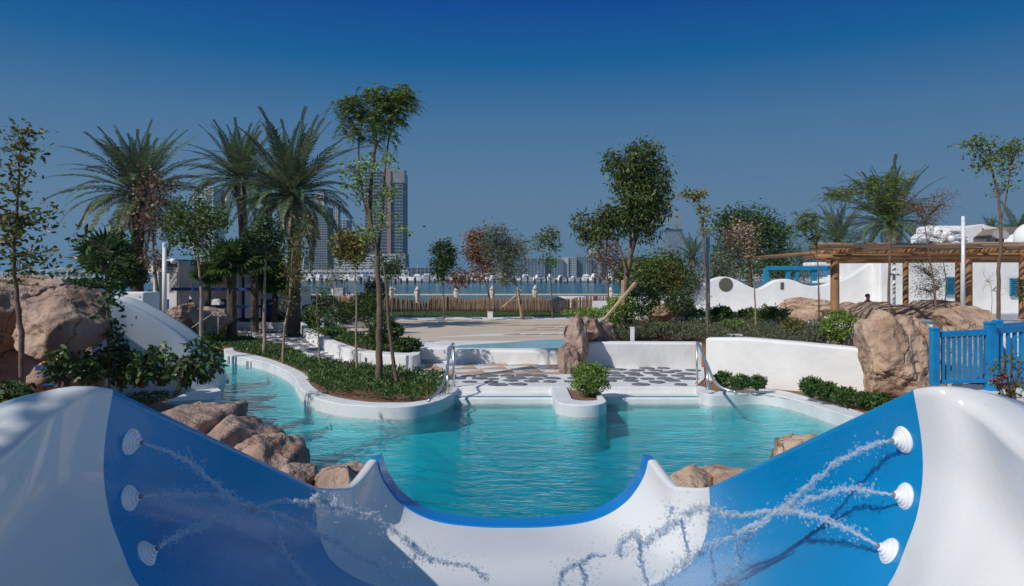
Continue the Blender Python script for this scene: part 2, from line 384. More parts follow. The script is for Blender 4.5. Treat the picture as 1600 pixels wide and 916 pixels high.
# water
wm = bpy.data.materials.new('pool_water'); wm.use_nodes = True
n = wm.node_tree.nodes; l = wm.node_tree.links; n.remove(n['Principled BSDF']); out = n['Material Output']
tr = n.new('ShaderNodeBsdfTransparent'); rf = n.new('ShaderNodeBsdfRefraction'); rf.inputs['IOR'].default_value = 1.12; rf.inputs['Roughness'].default_value = 0.0
gl = n.new('ShaderNodeBsdfGlossy'); gl.inputs['Roughness'].default_value = .03; fr = n.new('ShaderNodeFresnel'); fr.inputs['IOR'].default_value = 1.17
m1 = n.new('ShaderNodeMixShader'); m1.inputs[0].default_value = .16; l.new(tr.outputs[0], m1.inputs[1]); l.new(rf.outputs[0], m1.inputs[2])
m2 = n.new('ShaderNodeMixShader'); l.new(fr.outputs[0], m2.inputs[0]); l.new(m1.outputs[0], m2.inputs[1]); l.new(gl.outputs[0], m2.inputs[2]); l.new(m2.outputs[0], out.inputs['Surface'])
ab = n.new('ShaderNodeVolumeAbsorption'); ab.inputs['Color'].default_value = (0.0, .90, .938, 1); ab.inputs['Density'].default_value = 2.05
l.new(ab.outputs[0], out.inputs['Volume'])
gp = n.new('ShaderNodeNewGeometry'); mp = n.new('ShaderNodeMapping'); mp.inputs['Scale'].default_value = (.7, 1.5, 1); l.new(gp.outputs['Position'], mp.inputs[0])
n1 = n.new('ShaderNodeTexNoise'); n1.inputs['Scale'].default_value = 2.4; n1.inputs['Detail'].default_value = 5; n1.inputs['Roughness'].default_value = .6; n1.inputs['Distortion'].default_value = .5; l.new(mp.outputs[0], n1.inputs['Vector'])
n2 = n.new('ShaderNodeTexNoise'); n2.inputs['Scale'].default_value = 7; n2.inputs['Detail'].default_value = 3; n2.inputs['Distortion'].default_value = .8; l.new(mp.outputs[0], n2.inputs['Vector'])
b1 = n.new('ShaderNodeBump'); b1.inputs['Distance'].default_value = .045; b1.inputs['Strength'].default_value = 1; l.new(n1.outputs['Fac'], b1.inputs['Height'])
b2 = n.new('ShaderNodeBump'); b2.inputs['Distance'].default_value = .016; b2.inputs['Strength'].default_value = 1; l.new(n2.outputs['Fac'], b2.inputs['Height']); l.new(b1.outputs[0], b2.inputs['Normal'])
for x in (gl, fr, rf): l.new(b2.outputs[0], x.inputs['Normal'])
w = MB(); w.box((-2, 15.2, -.85), (28, 25.6, 1.70)); struct(part('pool_water', w, wm))

# pool floor, shelving towards its edges
M_POOL = mat('pale_pool_plaster', (.70, .76, .76), .6, var=.08, vscale=.9)
NX, NY = 120, 110
X, Y = np.meshgrid(np.linspace(-15.5, 11, NX), np.linspace(2.6, 27.8, NY))
pp = np.array(pool_poly); dist = np.full(X.shape, 1e9)
for i in range(len(pp)):
    a = pp[i]; b = pp[(i + 1) % len(pp)]; ab_ = b - a; L2 = (ab_ ** 2).sum() + 1e-9
    t = np.clip(((X - a[0]) * ab_[0] + (Y - a[1]) * ab_[1]) / L2, 0, 1)
    dist = np.minimum(dist, np.hypot(X - a[0] - t * ab_[0], Y - a[1] - t * ab_[1]))
ins = inpoly_np(X, Y, pool_poly)
deep = 1.4 - .62 * np.clip((Y - 9) / 6, 0, 1)
deep = np.where(X < -3.8, deep * (.45 + .55 * np.clip((X + 6) / 2.2, 0, 1)), deep)
Zf = -(.30 + (deep - .30) * (1 - np.exp(-np.maximum(dist, 0) / 2.4)))
Zf = np.where((X > XSL) & (X < XSR) & (Y > 14), np.minimum(Zf, -.3), Zf)
Zf = np.where(ins, Zf, -.3) + .02 * np.sin(X * 2.1 + Y)
V = np.stack([X, Y, Zf], 2).reshape(-1, 3); ii = np.arange(NX * NY).reshape(NY, NX)
Q = np.stack([ii[:-1, :-1], ii[:-1, 1:], ii[1:, 1:], ii[1:, :-1]], 2).reshape(-1, 4)
struct(part('pool_floor', (V, Q), M_POOL, smooth=True))
# pale irregular patches, thin sheets draped over the pool floor
M_PATCH = mat('pale_floor_patch', (.9, .92, .86), .6, var=.2, vscale=3)
def zfloor(x, y):
    i = int(round((x + 15.5) / 26.5 * (NX - 1))); j = int(round((y - 2.6) / 25.2 * (NY - 1))); return float(Zf[j, i])
for (px, py, r) in [(812, 667, .50), (742, 664, .40), (866, 661, .36), (718, 698, .50), (925, 686, .40), (886, 741, .52), (622, 713, .42), (1045, 670, .55), (1105, 697, .5), (985, 664, .4), (560, 672, .45), (1180, 668, .5)]:
    g = G(px, py, -.5); z = zfloor(g.x, g.y) ; g = G(px, py, z * .9)
    z = zfloor(g.x, g.y); mb = MB(); k = 11
    ph = rnd.random() * 6; pl = []
    for i in range(k):
        th = 2 * math.pi * i / k; rr = r * (1 + .28 * math.sin(2 * th + ph) + rnd.uniform(-.2, .2)); pl.append((g.x + rr * 1.15 * math.cos(th), g.y + rr * .9 * math.sin(th)))
    
    rings = [[(g.x + (a - g.x) * f, g.y + (b_ - g.y) * f) for a, b_ in pl] for f in (1, .66, .33)]; bl_ = lambda a, b_: (lambda fx, fy: (lambda i, j, u, v: float(Zf[j, i] * (1 - u) * (1 - v) + Zf[j, i + 1] * u * (1 - v) + Zf[j + 1, i] * (1 - u) * v + Zf[j + 1, i + 1] * u * v))(int(fx), int(fy), fx - int(fx), fy - int(fy)))((a + 15.5) / 26.5 * (NX - 1), (b_ - 2.6) / 25.2 * (NY - 1))
    for ri, rg_ in enumerate(rings): mb.v += [(a, b_, bl_(a, b_) + .006 + .008 * ri) for a, b_ in rg_]
    mb.v.append((g.x, g.y, bl_(g.x, g.y) + .03)); mb.f += [(r2 * k + i, r2 * k + (i + 1) % k, (r2 + 1) * k + (i + 1) % k, (r2 + 1) * k + i) for r2 in range(2) for i in range(k)] + [(2 * k + i, 2 * k + (i + 1) % k, 3 * k) for i in range(k)]
    struct(part('pool_floor_patch', mb, M_PATCH, smooth=True))

# ground sheet with the pool cut out
def sheet(name, outer, hole, z, m, thick=None):
    loops = [[Vector((a, b, 0)) for a, b in outer]] + ([[Vector((a, b, 0)) for a, b in hole]] if hole else [])
    tri = geometry.tessellate_polygon(loops); flat = [p for lp in loops for p in lp]
    V = np.array([(p.x, p.y, z) for p in flat]); Q = np.array([t if ((flat[t[1]] - flat[t[0]]).cross(flat[t[2]] - flat[t[0]])).z > 0 else t[::-1] for t in tri])
    return part(name, (V, Q), m)
struct(sheet('ground', [(-90, -12), (90, -12), (90, 56), (-90, 56)], pool_poly, .2, M_SOIL))
# sea with a faint ripple, a beach below the fence
sm = bpy.data.materials.new('sea_water'); sm.use_nodes = True; n = sm.node_tree.nodes; l = sm.node_tree.links; b = n['Principled BSDF']
b.inputs['Base Color'].default_value = (.006, .065, .085, 1); b.inputs['Roughness'].default_value = .12; b.inputs['Specular IOR Level'].default_value = .3
gp = n.new('ShaderNodeNewGeometry'); nz = n.new('ShaderNodeTexNoise'); nz.inputs['Scale'].default_value = .9; nz.inputs['Detail'].default_value = 8; l.new(gp.outputs['Position'], nz.inputs['Vector'])
bp = n.new('ShaderNodeBump'); bp.inputs['Distance'].default_value = .7; l.new(nz.outputs['Fac'], bp.inputs['Height']); l.new(bp.outputs[0], b.inputs['Normal'])
n3 = n.new('ShaderNodeTexNoise'); n3.inputs['Scale'].default_value = .02; n3.inputs['Detail'].default_value = 4; mpp = n.new('ShaderNodeMapping'); mpp.inputs['Scale'].default_value = (.3, 2, 1)
l.new(gp.outputs['Position'], mpp.inputs[0]); l.new(mpp.outputs[0], n3.inputs['Vector']); rr = n.new('ShaderNodeValToRGB'); rr.color_ramp.elements[0].position = .35; rr.color_ramp.elements[1].position = .65
rr.color_ramp.elements[0].color = (.006, .062, .09, 1); rr.color_ramp.elements[1].color = (.014, .12, .14, 1); l.new(n3.outputs['Fac'], rr.inputs[0]); l.new(rr.outputs[0], b.inputs['Base Color'])
struct(sheet('sea', [(-4000, 50), (4000, 50), (4000, 6000), (-4000, 6000)], None, -1.0, sm))
bb = MB(); bb.add([(-90, 56, .2), (90, 56, .2), (90, 70, -1.3), (-90, 70, -1.3)], [(0, 1, 2, 3)]); struct(part('beach', bb, M_SAND))

# kerbs
def ribbon(name, A, B, z0, z1, m, bevel=.02):
    mb = MB(); mb.prism([(p.x, p.y) for p in A] + [(p.x, p.y) for p in reversed(B)], z0, z1); return part(name, mb, m, bevel=bevel, seg=2)
tag(ribbon('pool_kerb', kLo, kLi, -1.0, KZ, M_KERB), 'curving white kerb between the pool and the long hedge bed', 'kerb')
tag(ribbon('pool_kerb', kRo, kRi, -1.0, KZ, M_KERB), 'white kerb along the right bank of the pool below the white wall', 'kerb')
isl = [(-5.9, 14.0), (-6.15, 14.9), (-6.6, 15.7), (-7.1, 16.7), (-8.2, 18.3), (-9.6, 21.4)]
isl2 = [(-6.75, 13.7), (-6.85, 14.9), (-7.2, 15.9), (-7.6, 17.0), (-8.7, 18.7), (-10.1, 21.8)]
tag(ribbon('pool_kerb', smooth_line([(a, b, 0) for a, b in isl], 4), smooth_line([(a, b, 0) for a, b in isl2], 4), -1.0, .27, M_KERB), 'short white kerb below the curved white slide flank, edging its plant bed', 'kerb')

# stone path and paving
path_px = [(353, 519), (358, 513.5), (473, 513.5), (476, 521), (497, 532), (531, 553), (562, 567), (602, 575), (640, 578), (662, 585), (880, 585), (897, 575.5), (1000, 574.5), (1100, 573), (1101, 590), (1087, 603.6), (714, 603.6), (702, 602), (694, 597), (589, 576), (557, 571), (484, 561), (457, 545), (405, 531)]
path_poly = [G2(a, b, KZ) for a, b in path_px]
path = struct(part('path', (lambda m: m.prism(path_poly, .1, KZ) or m)(MB()), M_MORTAR))
def blob(r, k=9):
    ph = rnd.random() * 6; e = rnd.uniform(.72, 1)
    return [(r * (1 + .14 * math.sin(2 * t + ph) + rnd.uniform(-.16, .16)) * math.cos(t), r * e * (1 + rnd.uniform(-.16, .16)) * math.sin(t)) for t in [2 * math.pi * i / k for i in range(k)]]
st_mesh = []
for i in range(12): st_mesh.append(mesh_of('paving_stone', MB().prism(blob(.5, rnd.choice([5, 6, 7, 7])), 0, .03))); st_mesh[-1].materials.append(M_STONE)
def stones(poly, z, sx, sy, parent, limit, size=1.0, near=None):
    sx *= .9; sy *= .92
    xs = [p[0] for p in poly]; ys = [p[1] for p in poly]; c = []; y = min(ys) + sy * .4; row = 0
    while y < max(ys):
        x = min(xs) + (sx * .5 if row % 2 else 0)
        while x < max(xs):
            q = (x + rnd.uniform(-.10, .10) * sx, y + .5 * sy * noise.noise(Vector((x * 1.9, row * .7, 3))) + rnd.uniform(-.16, .16) * sy)
            if all(inpoly((q[0] + a, q[1] + b_), poly) for a, b_ in ((-.18, 0), (.18, 0), (0, .18), (0, -.18))): c.append(q)
            x += sx * rnd.uniform(.9, 1.1)
        y += sy; row += 1
    c.sort(key=lambda q: q[1])
    for q in c[:limit]:
        o = bpy.data.objects.new('paving_stone', rnd.choice(st_mesh)); COL.objects.link(o); o.parent = parent
        o.location = (q[0], q[1], z - .012 + rnd.uniform(0, .004)); o.rotation_euler = (0, 0, rnd.uniform(-.6, .6)); k = rnd.uniform(.80, 1.06) * size
        o.scale = (sx * k, sy * k * .95, 1)
    return c[limit:]
rest = stones(path_poly, KZ, .52, .52, path, 290)
if rest:
    mb = MB()
    for q in rest: mb.prism([(q[0] + a * .5, q[1] + b_ * .55) for a, b_ in blob(.5, 8)], KZ - .01, KZ + .018)
    part('paving_stone', mb, M_STONE, path, kind='stuff')
plaza_px = [(640, 578), (656, 562), (690, 563), (876, 563), (905, 587), (880, 585), (662, 585)]
struct(part('pavement', MB().prism([G2(640, 579, KZ), G2(657, 560, KZ), G2(876, 560, KZ), G2(906, 588, KZ), G2(880, 586, KZ), G2(662, 586, KZ)], .1, KZ - .004), M_MORTAR))
# tan zigzag bands laid in the white floor
def zig(mb, x0, x1, y0, h, step, z, flip=1):
    x = x0
    while x < x1:
        mb.add([(x, y0, z), (x + step, y0, z), (x + step * .5 * (1 + flip * .6), y0 + h, z)], [(0, 1, 2)]); x += step
mb = MB()
zl = G(700, 583, KZ); zr = G(876, 583, KZ)
for (ya, yb, s) in [(583.5, 577.5, .75), (577, 571.5, .8), (571, 566.5, .85)]:
    a = G(668 if ya > 580 else 700, ya, KZ); b_ = G(878, ya, KZ); c = G(700, yb, KZ)
    zig(mb, a.x, b_.x, a.y, (c.y - a.y) * .96, s, KZ + .003)
mb.add([tuple(G(664, 583.5, KZ + .003)), tuple(G(700, 583.5, KZ + .003)), tuple(G(682, 570, KZ + .003)), tuple(G(664, 563.5, KZ + .003))], [(0, 1, 2, 3)])
mb.add([tuple(G(697, 585, KZ + .003)), tuple(G(877, 585, KZ + .003)), tuple(G(876, 581.5, KZ + .0035)), tuple(G(705, 581.5, KZ + .0035))], [(0, 1, 2, 3)])
struct(part('pavement_pattern', mb, M_TAN))

# steps into the pool
stp = MB(); stp.box(((XSL + XSR) / 2, 15.82, -.35), (XSR - XSL + .3, .30, 1.155)); struct(part('pool_step', stp, M_PLASTER, bevel=.015))
for i, (yc, z) in enumerate([(15.33, .12), (14.85, -.16), (14.45, -.34), (14.05, -.50)]):
    s_ = MB(); s_.box(((XSL + XSR) / 2, yc + .02, z - .4), (XSR - XSL + .1, .68 if i == 0 else .5, .8)); struct(part('pool_step', s_, M_PLASTER, bevel=.015))
s_ = MB(); s_.box(((XSL + XSR) / 2, 15.10, .095), (XSR - XSL + .06, .16, .056)); struct(part('step_tile_band', s_, M_TILE))
s_ = MB(); s_.box(((XSL + XSR) / 2, 14.985, .03), (XSR - XSL + .06, .08, .16)); struct(part('step_nosing', s_, M_PLASTER, bevel=.02))

# splash pool, beach entry, lawn
s0 = G(672, 566, KZ); s1 = G(885, 569, KZ)
rim = [(s0.x - .6, s0.y + .1), (s0.x, s0.y - .15), (s1.x * .45 + s0.x * .55, s0.y - .3), (s1.x + .1, s1.y - .1), (s1.x + .2, s1.y + .35), (s1.x * .4, s0.y + .15), (s0.x, s0.y + .3), (s0.x - .6, s0.y + .5)]
tag(part('splash_pool_wall', MB().prism(rim, .1, .63), M_PLASTER2, bevel=.09, seg=3), 'low bright white wall holding the shallow splash pool behind the tan zigzag paving', 'wall')
bx0, bx1, by0, by1 = -9.5, 9.5, 20.0, 41.2
def hb(y): return .60 if y < 24 else .60 - (y - 24) * .019
NXb, NYb = 120, 120; V = []; 
for j in range(NYb):
    for i in range(NXb):
        y = by0 + .15 + (by1 - by0) * j / (NYb - 1); x = bx0 + (bx1 - bx0) * i / (NXb - 1)
        V.append((x, y, hb(y) - (.05 if y < 23.0 and x > -3 else 0)))
ii = np.arange(NXb * NYb).reshape(NYb, NXb); Q = np.stack([ii[:-1, :-1], ii[:-1, 1:], ii[1:, 1:], ii[1:, :-1]], 2).reshape(-1, 4)
V = np.array(V); cc = V[Q].mean(1); bpoly = [(655, 549), (690, 547), (890, 547), (960, 505), (1010, 497), (1010, 485), (450, 485), (500, 500), (515, 508), (545, 522), (590, 534), (640, 546)]
Q = Q[inpoly_np(cc[:, 0] / cc[:, 1] * F + 800, HZ + (CH - cc[:, 2]) / cc[:, 1] * F, bpoly)]
struct(part('beach_entry', (V, Q), M_SAND))
tag(part('splash_pool_block', MB().box(G(678, 548, .6) + Vector((0, .4, -.1)), (.8, .7, .36)), M_PLASTER2, bevel=.05), 'white block at the left end of the splash pool wall', 'block')
# white entry band and shallow sheet of water
def onbeach(pxs, dz): return [(lambda g: (g.x, g.y, hb(g.y) + dz))(G(a, b_, hb_)) for a, b_, hb_ in pxs]
mb = MB(); q = onbeach([(600, 545, .6), (885, 543.5, .6), (925, 521, .55), (880, 520, .55), (760, 523, .55), (690, 527, .57), (640, 531, .58), (600, 535, .6)], .006); mb.add(q, [tuple(range(len(q)))]); struct(part('beach_white_band', mb, M_MORTAR))
spw = mat('splash_water', (.33, .62, .66), .06, var=.15, vscale=1.2, bump=.01, bscale=6)
mb = MB(); q = onbeach([(690, 545.5, .6), (885, 545, .6), (910, 530, .6), (840, 532, .6), (790, 536, .6), (720, 540, .6)], .012); mb.add(q, [tuple(range(len(q)))]); struct(part('splash_water', mb, spw))
mb = MB()
for (ya, xa, xb) in [(517, 800, 930), (512, 830, 940), (507, 780, 900)]:
    a = G(xa, ya, .5); b_ = G(xb, ya, .5); zig(mb, a.x, b_.x, a.y, .8, .9, hb(a.y) + .01, 2.2)
for (ya, xa, xb) in [(524, 780, 880)]:
    a = G(xa, ya, .55); b_ = G(xb, ya, .55); zig(mb, a.x, b_.x, a.y, .5, .7, hb(a.y) + .012, 2.2)
struct(part('beach_pattern', mb, M_TAN))
lawn = [(-16, 41.8), (-4, 41.2), (4, 42.0), (6.5, 44), (8.5, 48), (9, 54), (-16, 54)]
struct(part('lawn', MB().prism(lawn, .1, .27), M_GRASS))
band = [(-9.5, 39.3), (0, 38.6), (5, 40), (8.6, 43.5), (11, 47), (10, 49), (7.8, 46), (5.5, 43.2), (3.5, 41.9), (-4, 41.15), (-9.5, 41.6)]
pb = struct(part('path', MB().prism(band, .1, .315), M_MORTAR))
mb = MB()
for k in range(90):
    x = rnd.uniform(-9, 9); y = rnd.uniform(38.6, 46)
    if inpoly((x, y), band) and inpoly((x + .4, y), band) and inpoly((x - .4, y), band): mb.prism([(x + a * .62, y + b_ * .6) for a, b_ in blob(.5, 7)], .3, .335 + .0005 * k)
part('paving_stone', mb, M_STONE, pb, kind='stuff')
# grass blades along the lawn
xs = rs.uniform(-15, 8.5, 9000); ys = rs.uniform(41.2, 53, 9000); k = inpoly_np(xs, ys, lawn)
C = np.stack([xs[k], ys[k], np.full(k.sum(), .26)], 1)
g_ = part('lawn_grass', leafquads(C, .12, .03, up=1.4), L_GRASS); tag(g_, 'short mown grass in front of the stick fence', 'grass', kind='stuff')

# ================================================================== THE SLIDE IN THE FOREGROUND
CX = 5 / F
def q(o, py, d): return Vector((o / F * d, d, CH - (py - HZ) / F * d))
def V3(*a): return Vector(a)
DE = 5.5
E = [q(o, y, DE) for o, y in [(212, 720), (207, 740), (197, 760), (180, 782), (158, 799), (130, 812), (100, 819), (65, 823), (30, 825), (0, 825)]]
EV = [q(250, 762, 5.1), q(249, 785, 5.1), q(244, 808, 5.1), q(232, 832, 5.08), q(212, 855, 5.05), V3(.84, 5.0, .735), V3(.64, 5.0, .725), V3(.43, 5.0, .722), V3(.21, 5.0, .722), V3(0, 5.0, .722)]
B1 = [q(307, 762, 4.8), q(308, 790, 4.78), q(305, 820, 4.75), q(298, 848, 4.7), q(281, 878, 4.65), V3(1.02, 4.58, .74), V3(.8, 4.5, .705), V3(.52, 4.45, .70), V3(.26, 4.42, .70), V3(0, 4.4, .70)]
B2 = [q(625, 610, 2.6), q(637, 680, 2.6), q(640, 740, 2.6), q(632, 800, 2.58), q(615, 850, 2.55), q(585, 916, 2.5), V3(1.15, 2.45, 1.45), V3(.85, 2.4, 1.36), V3(.45, 2.38, 1.33), V3(0, 2.38, 1.33)]
def mixs(a, b, t): return [p.lerp(r, t) for p, r in zip(a, b)]
N1 = [q(715, 640, 2.42), q(735, 720, 2.38), q(740, 790, 2.35), q(730, 850, 2.3), V3(1.42, 2.24, 1.72), V3(1.2, 2.15, 1.58), V3(.9, 2.1, 1.50), V3(.6, 2.05, 1.47), V3(.3, 2.05, 1.46), V3(0, 2.05, 1.46)]
N2 = [V3(1.56, 2.05, 2.135), V3(1.585, 2.0, 1.95), V3(1.57, 1.95, 1.8), V3(1.5, 1.9, 1.7), V3(1.36, 1.85, 1.63), V3(1.15, 1.8, 1.58), V3(.9, 1.75, 1.56), V3(.6, 1.72, 1.55), V3(.3, 1.7, 1.55), V3(0, 1.7, 1.55)]
N3 = [V3(1.6, 1.4, 2.12), V3(1.62, 1.35, 1.97), V3(1.6, 1.3, 1.84), V3(1.5, 1.27, 1.75), V3(1.36, 1.25, 1.70), V3(1.15, 1.2, 1.67), V3(.9, 1.2, 1.65), V3(.6, 1.2, 1.64), V3(.3, 1.2, 1.64), V3(0, 1.2, 1.64)]
N4 = [p + Vector((0, -.9, .1)) for p in N3]
N5 = [p + Vector((0, -1.9, .2)) for p in N3]
secs = [E, EV, B1, mixs(B1, B2, .33), mixs(B1, B2, .67), B2, N1, N2, N3, N4, N5]
wid = [.085, .08, .05, .04, .035, .055, .27, .32, .33, .33, .33]
SUB = 6; SV = 4
def cr(p0, p1, p2, p3, t): return .5 * ((2 * p1) + (p2 - p0) * t + (2 * p0 - 5 * p1 + 4 * p2 - p3) * t * t + (3 * p1 - p0 - 3 * p2 + p3) * t ** 3)
fine = [smooth_line(s, SV) for s in secs]            # along the section
M_ = len(fine[0]); rows = []; ws = []; sid = []
for i in range(len(secs) - 1):
    a, b_, c, d_ = fine[max(i - 1, 0)], fine[i], fine[i + 1], fine[min(i + 2, len(secs) - 1)]
    if i == 1: a, = (fine[1],)                        # keeps the cheek from overshooting
    for j in range(SUB):
        t = j / SUB; lin = i in (2, 3, 4)
        rows.append([(b_[k].lerp(c[k], t) if lin else cr(a[k], b_[k], c[k], d_[k], t)) for k in range(M_)])
        tt = t * t * (3 - 2 * t); ws.append(wid[i] * (1 - tt) + wid[i + 1] * tt); sid.append(i)
rows.append(fine[-1]); ws.append(wid[-1]); sid.append(len(secs) - 1)
full = []
for r_, w_ in zip(rows, ws):
    t = r_[0]; fl = [t + Vector((w_ * 1.06, 0, -.55)), t + Vector((w_ * 1.04, 0, -.14)), t + Vector((w_ * 1.0, 0, -.04 * w_ / .3 - .012)), t + Vector((w_ * .82, 0, .012 * w_ / .3 - .002)), t + Vector((w_ * .5, 0, .022 * w_ / .3 + .004)), t + Vector((w_ * .2, 0, .012 * w_ / .3 + .004))]
    half = fl + r_
    full.append([Vector((CX + p.x, p.y, p.z)) for p in half] + [Vector((CX - p.x, p.y, p.z)) for p in reversed(half[:-1])])
NW = len(full[0])
def strip(i0, i1, lift=0.0, c0=0, c1=None):
    c1 = NW if c1 is None else c1; mb = MB()
    for i in range(i0, i1 + 1):
        for p in full[i][c0:c1]: mb.v.append((p.x, p.y, p.z + lift))
    w = c1 - c0
    for i in range(i1 - i0):
        for k in range(w - 1): mb.f.append((i * w + k, i * w + k + 1, (i + 1) * w + k + 1, (i + 1) * w + k))
    return mb
slide = thing('water_slide', 'wide glossy white slide with a blue band and blue end rim in the foreground', 'water slide', (CX, 2.4, 1.3))
iB1, iB2 = 2 * SUB, 5 * SUB
part('chute', strip(0, iB1), M_GEL, slide, smooth=True, label='white end of the chute with two upturned fins')
part('blue_band', strip(iB1, iB2), M_BLUEGEL, slide, smooth=True)
part('chute', strip(iB2, len(full) - 1), M_GEL, slide, smooth=True, label='white upper chute with broad rounded shoulders')
# the blue end rim: a flange with real thickness following the exit edge
r0 = full[0][6:NW - 6]; mb = MB(); nr = len(r0); th = .045
for i, p in enumerate(r0):
    a = r0[max(i - 1, 0)]; b_ = r0[min(i + 1, nr - 1)]; t = (b_ - a).normalized(); up = Vector((t.z, 0, -t.x));
    if up.z < 0: up = -up
    s_ = .012
    for (dy, dn) in ((0, -.02), (0, s_), (.07, s_), (.22, s_ * .4), (.22, -.07), (0, -.07)):
        v = p + Vector((0, dy, 0)) + up * dn; mb.v.append(tuple(v))
for i in range(nr - 1):
    for k in range(6):
        k2 = (k + 1) % 6; mb.f.append((i * 6 + k, (i + 1) * 6 + k, (i + 1) * 6 + k2, i * 6 + k2))
mb.f.append(tuple(range(6))); mb.f.append(tuple((nr - 1) * 6 + k for k in reversed(range(6))))
part('end_rim', mb, M_RIM, slide, auto=40)
# front apron under the rim so the slide is a solid shell
mb = MB()
for p in r0: mb.v.append((p.x, p.y + .10, p.z - .03)); mb.v.append((p.x, p.y + .10, .25))
for i in range(nr - 1): mb.f.append((2 * i, 2 * i + 1, 2 * i + 3, 2 * i + 2))
part('apron', mb, M_GEL, slide, smooth=True)
sp = MB()
for x in (-.7, .7):
    for y in (4.6, 2.6): sp.tube([(CX + x, y, -.6), (CX + x, y, .66 if y > 4 else 1.25)], .08, 12)
part('support', sp, M_GREYPOLE, slide, smooth=True, kind='stuff')

def proj(v): return (800 + v.x / v.y * F, HZ + (CH - v.z) / v.y * F)
def surf_at(px, py):
    best = None
    for i in range(iB1, iB2 + 6):
        for k in range(8, NW - 8):
            v = full[i][k]
            if v.y < .5: continue
            a, b_ = proj(v); e = (a - px) ** 2 + (b_ - py) ** 2
            if best is None or e < best[0]: best = (e, i, k)
    _, i, k = best; v = full[i][k]; t1 = full[i][k + 1] - full[i][k - 1]; t2 = full[i + 1][k] - full[i - 1][k]; nn = t1.cross(t2).normalized()
    if nn.dot(Vector((CX, 2.2, 3)) - v) < 0: nn = -nn
    # slide the point along the ray so that it sits on the tangent plane
    ray = Vector(((px - 800) / F, 1, -(py - HZ) / F)); o = Vector((0, 0, CH)); tt = (v - o).dot(nn) / ray.dot(nn)
    return o + ray * tt, nn
noz = {}
names = {'L': 'left', 'R': 'right'}
M_SPOUT = mat('grey_spout', (.20, .22, .25), .3)
for side, pts in (('L', [(204, 690), (201, 779), (228, 866)]), ('R', [(1412, 687), (1415, 776), (1390, 862)])):
    for i, (a, b_) in enumerate(pts):
        p, nn = surf_at(a, b_); ax = (nn + Vector((.55 * (1 if side == 'L' else -1), 0, (.0, .0, .15)[i]))).normalized(); Mx = ax.to_track_quat('Z', 'Y').to_matrix()
        prof = [(.049, -.03), (.052, -.004), (.052, .003), (.049, .007), (.0455, .0085), (.044, .0125), (.036, .015), (.0345, .019), (.027, .0225), (.026, .0275), (.017, .031), (.0155, .040), (.011, .043)]
        nz = part('nozzle', MB().lathe(prof, 32, Mx, p), M_PLASTIC, slide, auto=35)
        part('spout', MB().lathe([(.009, .040), (.010, .052), (.006, .053), (.006, .042)], 14, Mx, p), M_SPOUT, nz, auto=35)
        noz[side, i] = p + ax * .05
# water: jets and splashes
wg = bpy.data.materials.new('jet_water'); wg.use_nodes = True; n = wg.node_tree.nodes; l = wg.node_tree.links; b = n['Principled BSDF']
b.inputs['Base Color'].default_value = (.90, .95, 1, 1); b.inputs['Roughness'].default_value = .09; b.inputs['IOR'].default_value = 1.33; b.inputs['Transmission Weight'].default_value = .45; b.inputs['Specular IOR Level'].default_value = 1.0; b.inputs['Coat Weight'].default_value = 1.0; b.inputs['Coat Roughness'].default_value = .05
gp = n.new('ShaderNodeNewGeometry'); nz = n.new('ShaderNodeTexNoise'); nz.inputs['Scale'].default_value = 90; nz.inputs['Detail'].default_value = 4; l.new(gp.outputs['Position'], nz.inputs['Vector']); bp = n.new('ShaderNodeBump'); bp.inputs['Distance'].default_value = .01; l.new(nz.outputs['Fac'], bp.inputs['Height']); 
lw = n.new('ShaderNodeLayerWeight'); lw.inputs['Blend'].default_value = .45; l.new(bp.outputs[0], lw.inputs['Normal']); mr = n.new('ShaderNodeMapRange'); mr.inputs['To Min'].default_value = .05; mr.inputs['To Max'].default_value = .62; l.new(lw.outputs['Facing'], mr.inputs['Value'])
tp_ = n.new('ShaderNodeBsdfTransparent'); mxx = n.new('ShaderNodeMixShader'); l.new(mr.outputs[0], mxx.inputs[0]); l.new(tp_.outputs[0], mxx.inputs[1]); gg = n.new('ShaderNodeBsdfGlossy'); gg.inputs['Roughness'].default_value = .14; gg.inputs['Color'].default_value = (.97, .98, 1, 1); dd = n.new('ShaderNodeBsdfTranslucent'); dd.inputs[0].default_value = (.96, .98, 1, 1); d2 = n.new('ShaderNodeBsdfDiffuse'); d2.inputs[0].default_value = (.96, .98, 1, 1); m3 = n.new('ShaderNodeMixShader'); l.new(dd.outputs[0], m3.inputs[1]); l.new(d2.outputs[0], m3.inputs[2]); m4 = n.new('ShaderNodeMixShader'); m4.inputs[0].default_value = .8; l.new(gg.outputs[0], m4.inputs[1]); l.new(m3.outputs[0], m4.inputs[2]); l.new(bp.outputs[0], gg.inputs['Normal']); l.new(m4.outputs[0], mxx.inputs[2]); n.remove(b); l.new(mxx.outputs[0], n['Material Output'].inputs['Surface'])
